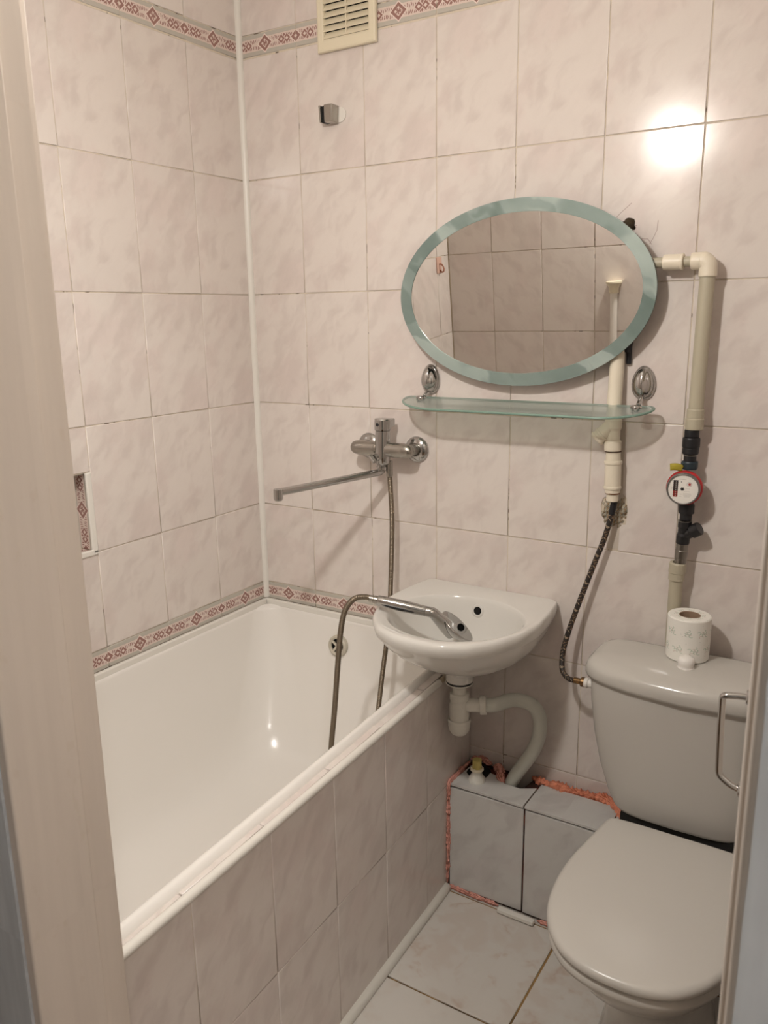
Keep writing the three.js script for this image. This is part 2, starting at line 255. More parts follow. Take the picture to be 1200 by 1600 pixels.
// left wall: x across is minus world z, faces +x
const colL = []; for (let k = 8; k >= -1; k--) colL.push(-(0.1956 + 0.2 * k));
const ZF = 1.29;
const NZ0 = 0.601, NZ1 = 0.797, NY0 = 0.938, NY1 = 1.127;
const wallLeft = slab('wall_left', [[-ZF - 0.11, -0.06], [0.0, -0.06], [0.0, CEIL], [-ZF - 0.11, CEIL]], [[[-NZ1, NY0], [-NZ0, NY0], [-NZ0, NY1], [-NZ1, NY1]]]);
wallLeft.rotation.y = Math.PI / 2;
mesh('wall_backing', box(-ZF - 0.11, -0.06, -0.13, 0, CEIL, -0.1022), plaster, wallLeft);
tileField(wallLeft, colL, rowsY, -ZF, -0.003, 0, CEIL, gx, 0, (a, b, c, d, i) => {
  if (Math.abs(c - 2.1263) < 0.003) return true;
  if (d < 0.64) return true;
  if (Math.abs(d - 0.9355) < 0.002) { tile(wallLeft, a, 0.6945, b, d, a, c, WALL_TILES); return true; }
  if (Math.abs(c - 0.9355) < 0.002 && Math.abs(b + 0.5956) < 0.003) { tile(wallLeft, a, NY1 + 0.001, b, d, a, c, WALL_TILES); return true; }
  return false;
}, WALL_TILES);
for (let i = 0; i < colL.length - 1; i++) { const a = Math.max(colL[i], -ZF), b = Math.min(colL[i + 1], -0.003); if (b - a > 0.01) { tile(wallLeft, a, BX0, b, BX1, colL[i], BX0, BORDER, 'border_tile', 0.2, BX1 - BX0); tile(wallLeft, a, 0.641, b, 0.6945, colL[i], 0.641, BORDER, 'border_tile', 0.2, 0.0535); } }
{ // soap niche: tiled cheeks and a tiled back
  const D = 0.062;
  for (const s of [-1, 1]) { const m = mesh('border_tile', tileGeo(NY1 - NY0 - 0.004, 0.0535, 0.02, 0, 0.2, 0.0535), BORDER, wallLeft); m.quaternion.setFromRotationMatrix(new THREE.Matrix4().makeBasis(V(0, 1, 0), V(0, 0, s), V(s, 0, 0))); m.position.set(s < 0 ? -NZ0 - 0.003 : -NZ1 + 0.003, (NY0 + NY1) / 2, -0.031); }
  for (const s of [0, 1]) { const m = mesh('border_tile', tileGeo(NZ1 - NZ0 - 0.012, 0.0535, 0.02, 0, 0.2, 0.0535), BORDER, wallLeft); m.rotation.x = s ? Math.PI / 2 : -Math.PI / 2; m.position.set(-(NZ0 + NZ1) / 2, s ? NY1 - 0.003 : NY0 + 0.003, -0.031); }
  const bk = mesh('tile', tileGeo(NZ1 - NZ0 - 0.002, NY1 - NY0 - 0.002, 0, 0), WALL_TILES[3], wallLeft); bk.position.set(-(NZ0 + NZ1) / 2, (NY0 + NY1) / 2, -D);
  mesh('niche_backing', box(-NZ1, NY0, -0.1, -NZ0, NY1, -D - 0.006), grout, wallLeft);
  mesh('edge_trim', box(-NZ0 - 0.011, NY0 - 0.006, -0.004, -NZ0 + 0.0055, NY1 + 0.001, 0.0045, 0.004), trimWhite, wallLeft);
  mesh('edge_trim', box(-NZ1 - 0.006, NY0 - 0.008, -0.004, -NZ0 + 0.0055, NY0 + 0.007, 0.0045, 0.004), trimWhite, wallLeft);
}
// right wall and front wall
const wallRight = slab('wall_right', [[-0.1, -0.06], [ZF + 0.11, -0.06], [ZF + 0.11, CEIL], [-0.1, CEIL]], []); wallRight.rotation.y = -Math.PI / 2; wallRight.position.x = XR;
{ const cz = []; for (let k = 0; k < 8; k++) cz.push(k * 0.2 - 0.04); tileField(wallRight, cz, rowsY, 0.003, ZF - 0.003, 0, CEIL, gx, 0, (a, b, c) => Math.abs(c - 2.1263) < 0.003, WALL_TILES); for (let i = 0; i < 7; i++) tile(wallRight, Math.max(cz[i], 0.003), BX0, Math.min(cz[i + 1], ZF - 0.003), BX1, cz[i], BX0, BORDER, 'border_tile', 0.2, BX1 - BX0); }
const DX0 = 0.85, DX1 = 1.545, DTOP = 1.97, WT = 0.108;
const wallFront = slab('wall_front', [[-XR - 0.1, -0.06], [-DX1, -0.06], [-DX1, DTOP], [-DX0, DTOP], [-DX0, -0.06], [0.1, -0.06], [0.1, CEIL], [-XR - 0.1, CEIL]], [], WT);
wallFront.rotation.y = Math.PI; wallFront.position.z = ZF;
{ const cx = []; for (let k = 9; k >= -1; k--) cx.push(-(0.187 + 0.2 * k));
  tileField(wallFront, cx, rowsY, -XR, -0.003, 0, CEIL, gx, 0, (a, b, c, d) => { if (Math.abs(c - 2.1263) < 0.003) return true; if (a < -0.79 && b > -1.6 && c < 2.03) { const lo = Math.max(c, 2.035); if (b > -0.79 && c < 2.03) { if (-0.79 < b) tile(wallFront, Math.max(a, -0.79), c, b, d, a, c, WALL_TILES); } if (d > 2.05) tile(wallFront, a, lo, Math.min(b, -0.79), d, a, c, WALL_TILES); return true; } return false; }, WALL_TILES);
  for (let i = 0; i < cx.length - 1; i++) tile(wallFront, Math.max(cx[i], -XR), BX0, Math.min(cx[i + 1], -0.003), BX1, cx[i], BX0, BORDER, 'border_tile', 0.2, BX1 - BX0); }
struct('ceiling', box(-0.12, CEIL, -0.16, XR + 0.12, CEIL + 0.1, ZF + WT), std(0xe8e4dc, 0.8));
// floor with big tiles
const floor = struct('floor', box(-0.12, -0.1, -0.1, XR + 0.12, -0.003, ZF + 0.2), floorGrout);
for (let i = 0; i < 4; i++) for (let j = 0; j < 5; j++) { const x0 = 0.685 + 0.33 * i, z0 = 0.155 + 0.33 * (j - 1), x1 = Math.min(x0 + 0.33, XR - 0.002), z1 = Math.min(z0 + 0.33, ZF), xa = Math.max(x0, 0.685), za = Math.max(z0, 0.002); if (x1 - xa < 0.02 || z1 - za < 0.02) continue;
  const m = mesh('tile', tileGeo(x1 - xa - 0.005, z1 - za - 0.005, (i * 3 + j) % 2 ? 0.3 : 0, 0, 0.33, 0.33), FLOOR_TILES[(i + j * 2) % 3], floor); m.rotation.x = -Math.PI / 2; m.position.set((xa + x1) / 2, 0, (za + z1) / 2); }
// trims
struct('trim_1', (() => { const s = new THREE.Shape(); s.moveTo(0, 0); s.quadraticCurveTo(0, 0, 0, -0.012); s.quadraticCurveTo(0.0115, -0.0115, 0.012, 0); s.closePath(); return extrude(s, CEIL - 0.645, 0).rotateX(-Math.PI / 2).translate(0, 0.645, 0); })(), trimWhite);
struct('trim_2', box(0.0, 0.624, 0.0, 0.592, 0.643, 0.012, 0.004), trimWhite);
struct('trim_3', box(0.0, 0.624, 0.0125, 0.012, 0.643, ZF - 0.001, 0.004), trimWhite);

// ------------------------------------------------------------------ doorway, hall
const dframe = structGroup('trim_4');
mesh('threshold', box(DX0, -0.002, ZF + 0.001, 1.545, 0.006, ZF + 0.205, 0.002), std(0x8a6b4e, 0.5), dframe);
mesh('jamb', box(DX0 - 0.001, 0, ZF + 0.0, 0.856, DTOP, ZF + 0.029), oldPaint, dframe);
mesh('jamb', box(DX0 - 0.001, 0, ZF + 0.029, 0.8635, DTOP, ZF + 0.112, 0.003), oldPaint, dframe);
mesh('jamb', box(1.530, 0, ZF, 1.556, DTOP, ZF + 0.111, 0.003), oldPaint, dframe);
mesh('door_head', box(DX0, DTOP - 0.012, ZF, 1.53, DTOP + 0.02, ZF + 0.112), oldPaint, dframe);
mesh('architrave', box(0.79, 0, ZF - 0.012, 0.8495, 2.03, ZF - 0.0005, 0.003), oldPaint, dframe);
mesh('architrave', box(1.56, 0, ZF - 0.012, 1.615, 2.03, ZF - 0.0005, 0.003), oldPaint, dframe);
mesh('architrave', box(0.85, 1.972, ZF - 0.012, 1.56, 2.03, ZF - 0.0005, 0.003), oldPaint, dframe);
{ // hall face of the wall, blue-grey paint with a ragged edge beside the frame
  const T = 0.012, z = ZF + WT + 0.0002;
  const right = [[2.6, 0], [2.6, 2.5], [1.536, 2.5]]; for (let i = 0; i <= 120; i++) { const y = 2.5 - i / 120 * 2.5; right.push([1.5358 + 0.0016 * (noise(y * 60, 3, 4) + noise(y * 220, 7, 9) * 0.8 - 0.8), y]); }
  const wr = struct('wall_hall_right', extrude(poly(right.reverse()), T, 0), bluePaint); wr.position.z = z;
  const wl = struct('wall_hall_left', extrude(poly([[-0.4, 0], [0.8495, 0], [0.8495, 2.5], [-0.4, 2.5]]), T - 0.006, 0), bluePaint); wl.position.z = z;
  const wt = struct('wall_hall_top', extrude(poly([[0.85, DTOP + 0.02], [1.5385, DTOP + 0.02], [1.5385, 2.5], [0.85, 2.5]]), T - 0.006, 0), bluePaint); wt.position.z = z;
  const hp = std(0xb9b4ac, 0.8);
  struct('wall_hall_back', box(-0.5, 0, 3.0, 2.7, 2.5, 3.1), hp); struct('wall_hall_side', box(-0.5, 0, ZF + 0.12, -0.4, 2.5, 3.0), hp); struct('wall_hall_far', box(2.6, 0, ZF + 0.12, 2.7, 2.5, 3.0), hp);
  struct('ceiling_hall', box(-0.5, 2.5, ZF + WT + 0.02, 2.7, 2.6, 3.1), std(0xddd8d0, 0.8)); struct('floor_hall', box(-0.5, -0.1, ZF + 0.2, 2.7, -0.002, 3.1), std(0x7a5c42, 0.5));
}
// door leaf, opened into the room, seen edge-on behind the frame
{
  // own axes: x along the leaf from hinge to latch, y up, z away from the side with the handle
  const d = structGroup('door_1'); d.position.set(1.512, 0, 1.272); const dir = V(-0.065, 0, -0.572).normalize(), zs = -1;
  d.quaternion.setFromRotationMatrix(new THREE.Matrix4().makeBasis(dir, V(0, 1, 0), dir.clone().cross(V(0, 1, 0))));
  mesh('door_panel', box(0, 0.012, 0, 0.575, 1.95, 0.036, 0.003), oldPaint, d);
  const hx = 0.425, h = [];
  for (const [x, y, z] of [[0, 1.03, 0.0], [0, 1.0295, 0.012], [0, 1.0275, 0.026], [0.003, 1.022, 0.0295], [0.004, 0.975, 0.0285], [0.004, 0.927, 0.0265], [0.003, 0.920, 0.0235], [0, 0.913, 0.012], [0, 0.909, 0.0]]) h.push(V(hx + x, y, zs * z));
  mesh('handle', sweep(h, 80, 12, (s, a) => 0.0052 * (1 - 0.25 * Math.abs(Math.sin(a))), 0.25), chrome, d);
  mesh('handle_foot', merge([rod(V(hx, 1.03, 0), V(hx, 1.03, zs * 0.004), 0.009), rod(V(hx, 0.909, 0), V(hx, 0.909, zs * 0.004), 0.009)]), chrome, d);
}

// ------------------------------------------------------------------ bathtub
{
  const t = thing('bathtub', 'white enamelled bathtub set against the tiled left wall', 'bathtub');
  const N = 30, ringRect = (x0, x1, z0, z1, r, y) => { const p = []; r = Math.min(r, (x1 - x0) / 2 - 0.001, (z1 - z0) / 2 - 0.001);
    for (const [cx, cz, a0] of [[x1 - r, z1 - r, 0], [x0 + r, z1 - r, Math.PI / 2], [x0 + r, z0 + r, Math.PI], [x1 - r, z0 + r, Math.PI * 1.5]]) for (let i = 0; i < N; i++) { const a = a0 + (i / (N - 1)) * Math.PI / 2; p.push([cx + r * Math.cos(a), y, cz + r * Math.sin(a)]); }
    // straight edges get points of their own
    const q = []; for (let i = 0; i < p.length; i++) { q.push(p[i]); const n = p[(i + 1) % p.length]; const L = Math.hypot(n[0] - p[i][0], n[2] - p[i][2]); if ((i + 1) % N === 0) for (let k = 1; k < 10; k++) q.push([lerp(p[i][0], n[0], k / 10), y, lerp(p[i][2], n[2], k / 10)]); }
    return q.map(([x, yy, z]) => { const wl = 1 - sstep(0.5, 0.63, x); return [x + 0.046 * z * (x / 0.66), yy > 0.55 ? lerp(yy, Math.max(yy, 0.6285 - 0.00 * z), wl * sstep(0.56, 0.59, yy) * (yy < 0.6 ? 0.25 : yy < 0.613 ? 0.6 : 1)) : yy, z]; }); };
  const X0 = 0.002, X1 = 0.664, Z0 = 0.002, Z1 = ZF - 0.004, rings = [];
  for (const [y, i, r] of [[0.40, 0.004, 0.03], [0.592, 0.0, 0.03], [0.6082, 0.003, 0.03], [0.6165, 0.008, 0.035], [0.6195, 0.0145, 0.04], [0.6175, 0.021, 0.05], [0.611, 0.0255, 0.06], [0.60, 0.029, 0.07], [0.57, 0.0345, 0.085], [0.5, 0.048, 0.10], [0.4, 0.068, 0.12], [0.31, 0.083, 0.14], [0.25, 0.106, 0.15], [0.215, 0.14, 0.15], [0.198, 0.185, 0.14], [0.19, 0.24, 0.09]]) {
    const deep = sstep(0.6, 0.2, y); const iL = i < 0.05 ? i * 0.42 : i - 0.029; rings.push(ringRect(X0 + iL, X1 - i, Z0 + iL + deep * 0.05, Z1 - i - deep * 0.10, r, y));
  }
  mesh('tub_shell', loft(rings, false, true, true), enamel, t);
  const o = V(0.281, 0.5505, 0.0255), dir = V(0, 0.12, 1).normalize();
  mesh('overflow_plate', turn(o, dir, [[0.0205, -0.006], [0.0205, 0.006], [0.026, 0.0095], [0.0305, 0.006], [0.0325, -0.01]], 36), std(0xc9c2b2, 0.4), t);
  mesh('overflow_hole', turn(o, dir, [[0, 0.0015], [0.0207, 0.0015]], 32), darkHole, t);
  const bar = a => { const g = new THREE.BoxGeometry(0.041, 0.0062, 0.004); g.rotateZ(a); g.applyQuaternion(new THREE.Quaternion().setFromUnitVectors(V(0, 0, 1), dir)); g.translate(o.x, o.y, o.z).translate(dir.x * 0.0055, dir.y * 0.0055, dir.z * 0.0055); return g; };
  mesh('overflow_cross', merge([bar(0.95), bar(0.95 + Math.PI / 2)]), std(0xd8d0bf, 0.4), t);
}
// ------------------------------------------------------------------ tiled apron of the bath with its ledge
const PX0 = 0.692, SK = 0.033;
{
  const t = thing('bath_apron', 'tiled side panel of the bathtub, pinkish marble tiles under a white rounded edge', 'bath panel', [PX0, 0, 0]);
  t.rotation.y = Math.PI / 2 + Math.atan(SK);                            // own x runs along minus z, own z points into the room
  const L = 1.284;
  mesh('backing', box(-L, 0.001, -0.022, -0.004, 0.598, -0.0024), grout, t);
  const xs = []; for (let k = 6; k >= -1; k--) xs.push(-(0.055 + 0.2 * k));
  tileField(t, xs, [0.0, 0.298, 0.597], -L, -0.004, 0.0, 0.597, gx, 0, null, WALL_TILES);
  const led = new THREE.Group();
  const cuts = [0.004, 0.155, 0.255, 0.458, 0.655, 0.862, 1.065, L];
  for (let i = 0; i < cuts.length - 1; i++) { const a = cuts[i], b = cuts[i + 1], w = b - a - 0.0025, d = 0.031; const m = mesh('ledge_tile', tileGeo(w, d, 0.1 * (i % 3), 0.07 * i, 0.2, 0.3), WALL_TILES[i % 7], t); m.rotation.x = -Math.PI / 2; m.position.set(-(a + b) / 2, 0.6055 + (i % 2 ? 0.0006 : 0) + (i === 1 ? 0.001 : 0), -0.024); }
  mesh('ledge_bed', box(-L, 0.575, -0.0405, -0.004, 0.600, -0.003), std(0xc9a886, 0.9), t);
  mesh('edge_trim', sweep([V(-L, 0.600, -0.001), V(-0.7, 0.600, -0.001), V(-0.19, 0.600, -0.001)], 8, 20, () => 0.0085), trimWhite, t);
  mesh('edge_trim', sweep([V(-0.182, 0.5995, -0.002), V(-0.08, 0.5995, -0.002), V(-0.004, 0.5995, -0.002)], 6, 20, () => 0.0065), std(0xb5a58f, 0.5), t);
}
{ // white bead where the apron meets the floor
  const p = []; for (let i = 0; i <= 6; i++) { const z = lerp(0.152, 1.28, i / 6); p.push(V(PX0 + SK * z + 0.003, 0.004, z)); }
  struct('trim_5', sweep(p, 40, 12, (s, a) => 0.0135), std(0xd9d5cc, 0.35));
}
// ------------------------------------------------------------------ tiled pipe casing
{
  const t = thing('pipe_casing', 'low tiled box hiding pipes beneath the washbasin, patched with orange foam', 'pipe casing');
  const X1 = 1.652, Y = 0.300, Zf = 0.136;
  const notch = [[0.699, 0.002], [0.699, Zf], [X1, Zf], [X1, 0.002], [0.878, 0.002], [0.868, 0.073], [0.826, 0.073], [0.815, 0.045], [0.812, 0.002]];
  const g = extrude(poly(notch.map(([x, z]) => [x, -z]).reverse()), Y - 0.003, 0).rotateX(-Math.PI / 2).translate(0, 0.001, 0); mesh('casing_body', g, std(0x7a4f38, 0.95, { map: brownGrout.map }), t);
  const H = 0.297;
  let k = 0;
  for (const [a, b] of [[0.703, 0.905], [0.908, 1.108], [1.111, 1.311], [1.314, 1.514], [1.517, X1]]) { const w = b - a - 0.0015, m = mesh('tile', tileGeo(w, H - 0.012, 0, 0.02), BOX_TILES[k++ % 2], t); m.position.set((a + b) / 2, 0.009 + (H - 0.012) / 2, Zf + 0.0065); m.rotation.set(-0.01, a === 0.703 ? 0.012 : 0, a === 0.703 ? 0.006 : 0); }
  const flat = (pts, holes, name, mat) => { const s = poly(pts.map(([x, z]) => [x, -z])); for (const h of holes) s.holes.push(new THREE.Path(h.map(([x, z]) => new THREE.Vector2(x, -z)))); const e = extrude(s, 0.007, 0.0008, 10); const uv = e.attributes.uv, p = e.attributes.position; for (let i = 0; i < uv.count; i++) uv.setXY(i, p.getX(i) / 0.2, p.getY(i) / 0.3); e.rotateX(-Math.PI / 2).translate(0, Y - 0.002, 0); return mesh(name, e, mat, t); };
  flat([[0.703, Zf + 0.005], [0.903, Zf + 0.005], [0.903, 0.052], [0.8655, 0.074], [0.824, 0.073], [0.806, 0.06], [0.80, 0.05], [0.712, 0.036]], [], 'tile', BOX_TILES[0]);
  flat([[0.9065, Zf + 0.005], [1.107, Zf + 0.005], [1.107, 0.03], [0.9065, 0.03]], [], 'tile', BOX_TILES[1]);
  flat([[1.1105, Zf + 0.005], [1.31, Zf + 0.005], [1.31, 0.03], [1.1105, 0.03]], [], 'tile', BOX_TILES[0]);
  flat([[1.3135, Zf + 0.005], [1.513, Zf + 0.005], [1.513, 0.005], [1.3135, 0.005]], [], 'tile', BOX_TILES[1]);
  flat([[1.5165, Zf + 0.005], [X1, Zf + 0.005], [X1, 0.005], [1.5165, 0.005]], [], 'tile', BOX_TILES[0]);
  // the broken gap round the capped stub
  mesh('cavity', flat(blob(0.742, 0.054, 0.034, 26, 0.3, 8), [], 'cavity', darkHole).geometry.clone().translate(0, 0.0006, 0), darkHole, t); t.remove(t.children[t.children.length - 2]);
  // foam and mortar seams
  const seam = (pts, rx, n, seed, mat, amp = 0.5, flat = 1) => mesh('foam_seam', sweep(pts.map(p => V(...p)), n, 14, (s, a, tt) => rx * (1 - 0.25 * flat * Math.abs(Math.sin(a))) * (1 + amp * (fbm(s * 55 + 9, Math.cos(a) * 1.6 + Math.sin(a) * 1.1 + 4, seed) * 2 - 1) + amp * 0.6 * (noise(s * 260, a * 2.2, seed + 5) * 2 - 1)) * Math.min(1, 0.25 + 8 * Math.min(tt, 1 - tt))), mat, t);
  seam([[0.874, 0.306, 0.012], [0.92, 0.304, 0.020], [0.96, 0.303, 0.022], [1.02, 0.303, 0.018], [1.08, 0.303, 0.020], [1.12, 0.303, 0.06], [1.125, 0.300, 0.09]], 0.0145, 130, 3, foam, 0.75);
  seam([[0.768, 0.306, 0.014], [0.79, 0.306, 0.024], [0.803, 0.305, 0.05], [0.818, 0.303, 0.070]], 0.0125, 60, 13, foamPink, 0.7);
  seam([[0.697, 0.304, 0.004], [0.715, 0.312, 0.008], [0.735, 0.312, 0.008], [0.76, 0.306, 0.008]], 0.008, 60, 23, foamPink, 0.8);
  seam([[0.6985, 0.010, 0.144], [0.700, 0.10, 0.144], [0.700, 0.2, 0.143], [0.7, 0.296, 0.142], [0.7005, 0.304, 0.125], [0.7005, 0.305, 0.07], [0.701, 0.306, 0.02]], 0.0068, 200, 33, foamPink, 0.75);
  seam([[0.698, 0.006, 0.146], [0.74, 0.005, 0.147], [0.8, 0.005, 0.147], [0.846, 0.005, 0.148]], 0.0062, 120, 43, foamPink, 0.7);
  seam([[0.95, 0.005, 0.148], [1.0, 0.005, 0.147], [1.08, 0.005, 0.147]], 0.0055, 80, 53, foamPink, 0.7);
}
{
  const f = mesh('trim_fragment', box(0.852, 0.0025, 0.156, 0.948, 0.0135, 0.171, 0.002), trimWhite); f.rotation.z = 0.0; f.userData = { label: 'short broken piece of white trim lying on the floor against the tiled box', category: 'trim piece' };
}
// ------------------------------------------------------------------ washbasin
{
  const t = thing('washbasin', 'small white ceramic washbasin hung on the tiled wall', 'washbasin');
  const cx = 0.745, zc = 0.17, N = 96;
  const half = [[0, 0.4], [0.06, 0.394], [0.115, 0.367], [0.16, 0.312], [0.188, 0.245], [0.198, 0.17], [0.193, 0.09], [0.183, 0.02], [0.178, 0.003], [0.165, 0.001]];
  const outl = []; for (const p of half) outl.push([p[0], p[1]]); outl.push([0, 0.001]); const full = [...outl, ...half.slice(1).reverse().map(p => [-p[0], p[1]])];
  const radius = a => { const dx = Math.cos(a), dz = Math.sin(a); let best = 0; for (let i = 0; i < full.length; i++) { const [x1, z1] = full[i], [x2, z2] = full[(i + 1) % full.length]; const ex = x2 - x1, ez = z2 - z1, px = x1, pz = z1 - zc, den = dx * ez - dz * ex; if (Math.abs(den) < 1e-9) continue; const tt = (px * ez - pz * ex) / den, u = (px * dz - pz * dx) / den; if (tt > 0 && u >= -1e-6 && u <= 1 + 1e-6) best = Math.max(best, tt); } return best; };
  // angles that keep the wall corners crisp
  const rad = []; for (let j = 0; j < N; j++) rad.push(radius(j / N * Math.PI * 2));
  const sm = rad.map((r, j) => (rad[(j + N - 1) % N] + 2 * r + rad[(j + 1) % N]) / 4).map((r, j) => { const a = j / N * Math.PI * 2; return Math.sin(a) < -0.3 ? rad[j] : r; });
  const outer = (s, y, k) => sm.map((r, j) => { const a = j / N * Math.PI * 2; let x = cx + s * r * Math.cos(a), z = zc + s * r * Math.sin(a) - zc * (1 - s) * k; return [x, y, Math.max(z, 0.001)]; });
  const circ = (r, y, z = 0.165, x = 0.74) => Array.from({ length: N }, (_, j) => { const a = j / N * Math.PI * 2; return [x + r * Math.cos(a), y, z + r * Math.sin(a)]; });
  const bowl = (s, y, dz = 0) => Array.from({ length: N }, (_, j) => { const a = j / N * Math.PI * 2, c = Math.cos(a), d = Math.sin(a); const rz = d > 0 ? 0.158 : 0.135; return [0.745 + s * 0.163 * c, y, 0.195 + dz + s * rz * d]; });
  const mix = (A, B, k) => A.map((p, j) => [lerp(p[0], B[j][0], k), lerp(p[1], B[j][1], k), lerp(p[2], B[j][2], k)]);
  const rings = [circ(0.030, 0.607), circ(0.0335, 0.609), circ(0.035, 0.635), mix(circ(0.05, 0.643), outer(0.3, 0.643, 0.3), 0.4), outer(0.42, 0.651, 0.35), outer(0.6, 0.665, 0.6), outer(0.76, 0.689, 0.85), outer(0.87, 0.716, 1), outer(0.935, 0.742, 1), outer(0.955, 0.752, 1), outer(0.968, 0.756, 1), outer(0.985, 0.763, 1), outer(0.996, 0.775, 1), outer(0.998, 0.784, 1), outer(0.988, 0.791, 0.9), outer(0.965, 0.7935, 0.7), mix(outer(0.95, 0.793, 0.6), bowl(1.03, 0.787), 0.5), bowl(1.03, 0.7865), bowl(1.0, 0.783), bowl(0.975, 0.775), bowl(0.945, 0.76), bowl(0.90, 0.735), bowl(0.82, 0.705, -0.004), bowl(0.68, 0.68, -0.01), bowl(0.46, 0.664, -0.02), bowl(0.22, 0.656, -0.025), bowl(0.13, 0.652, -0.028)];
  mesh('basin', loft(rings, true, true, true), ceramic, t);
  const oc = V(0.741, 0.7545, 0.0690), od = V(0, 0.22, 1).normalize();
  mesh('overflow_hole', turn(oc, od, [[0, 0.0025], [0.0098, 0.0025], [0.0105, -0.004]], 28), darkHole, t);
  mesh('overflow_rim', turn(oc, od, [[0.0102, 0.002], [0.0125, 0.003], [0.016, 0.0015], [0.018, -0.003]], 28, false), ceramic, t);
  mesh('soap_ridge', sweep(Array.from({ length: 17 }, (_, i) => { const a = -1.45 + i / 16 * 1.75, c = Math.cos(a), d = Math.sin(a); return V(0.745 + 0.163 * 0.93 * c * 0.62 + 0.035, 0.757 - 0.006 * (1 + d), 0.195 + 0.135 * 0.93 * d * 0.78); }), 40, 8, () => 0.0001), ceramic, t).visible = true;
  t.remove(t.children[t.children.length - 1]);
}
// ------------------------------------------------------------------ bottle trap and its waste hose
{
  const t = thing('drain_trap', 'white plastic bottle trap hanging under the washbasin', 'trap', [0.74, 0, 0.165]);
  mesh('gasket', turn(V(0, 0.6045, 0), V(0, 1, 0), [[0.032, -0.0015], [0.0325, 0], [0.032, 0.0022]], 32), black, t);
  mesh('flange', turn(V(0, 0.592, 0), V(0, 1, 0), [[0, 0], [0.020, 0], [0.030, 0.007], [0.0335, 0.009], [0.0335, 0.0115], [0, 0.0115]], 36), pvc, t);
  mesh('tailpiece', rod(V(0, 0.556, 0), V(0, 0.594, 0), 0.0172), pvc, t);
  mesh('nut', turn(V(0, 0.556, 0), V(0, 1, 0), [[0.017, 0], [0.0225, 0.0], [0.0235, 0.002], [0.0235, 0.016], [0.022, 0.0185], [0.017, 0.019]], 36), pvc, t);
  mesh('body', turn(V(0, 0.497, 0), V(0, 1, 0), [[0, 0], [0.0245, 0], [0.0245, 0.045], [0.0215, 0.058], [0.0205, 0.062], [0, 0.062]], 36), pvc, t);
  mesh('cup', turn(V(0, 0.461, 0), V(0, 1, 0), [[0.0001, 0], [0.010, 0.0012], [0.0185, 0.006], [0.0245, 0.015], [0.0272, 0.025], [0.0275, 0.036], [0.0285, 0.038], [0.0285, 0.0435], [0.026, 0.0455]], 40, false), pvc, t);
  const od = V(1, 0.08, -0.42).normalize(), o0 = V(0, 0.541, 0), o1 = o0.clone().addScaledVector(od, 0.066);
  mesh('outlet', rod(o0, o1, 0.0172), pvc, t);
  mesh('nut', turn(o0.clone().addScaledVector(od, 0.05), od, [[0.017, 0], [0.0225, 0], [0.0235, 0.002], [0.0235, 0.0145], [0.021, 0.0165], [0.016, 0.0165]], 36), pvc, t);
  const h = [o0.clone().addScaledVector(od, 0.062), o0.clone().addScaledVector(od, 0.085), V(0.11, 0.549, -0.078), V(0.148, 0.536, -0.1), V(0.166, 0.502, -0.108), V(0.166, 0.455, -0.108), V(0.15, 0.405, -0.108), V(0.125, 0.36, -0.11), V(0.102, 0.318, -0.112), V(0.085, 0.27, -0.114)];
  mesh('waste_hose', sweep(h, 300, 20, s => 0.0172 + (s > 0.045 && s < 0.13 ? 0.0005 * Math.sin(s / 0.0032 * Math.PI * 2) : 0.00012 * Math.sin(s / 0.0032 * 6.283))), pvcDim, t);
}
{
  const t = thing('pipe_stub', 'white capped sewer stub with a yellow plug standing on the tiled box', 'pipe stub', [0.757, 0.303, 0.096]);
  mesh('body', turn(V(0, 0, 0), V(0, 1, 0), [[0.0215, 0], [0.022, 0.004], [0.0205, 0.010], [0.0155, 0.018], [0.013, 0.022], [0.0125, 0.032]], 32, false), pvc, t);
  mesh('collar', turn(V(0, 0.031, 0), V(0, 1, 0), [[0, 0], [0.0155, 0.0005], [0.0172, 0.002], [0.0172, 0.006], [0.0155, 0.0075], [0, 0.0075]], 32), cream, t);
  const y = std(0xc9b970, 0.5); const parts = []; for (const s of [-1, 1]) { const g = new THREE.CylinderGeometry(0.0115, 0.0118, 0.023, 16, 1, false, s > 0 ? 0.1 : Math.PI + 0.1, Math.PI - 0.2); g.translate(0, 0.0495, 0); parts.push(g); }
  mesh('plug', merge([...parts, box(-0.0108, 0.038, -0.0007, 0.0108, 0.058, 0.0007)]), new THREE.MeshPhysicalMaterial({ color: 0xc9b970, roughness: 0.5, side: THREE.DoubleSide }), t);
  mesh('plug_core', rod(V(0, 0.038, 0), V(0, 0.0605, 0), 0.0103), y, t);
}
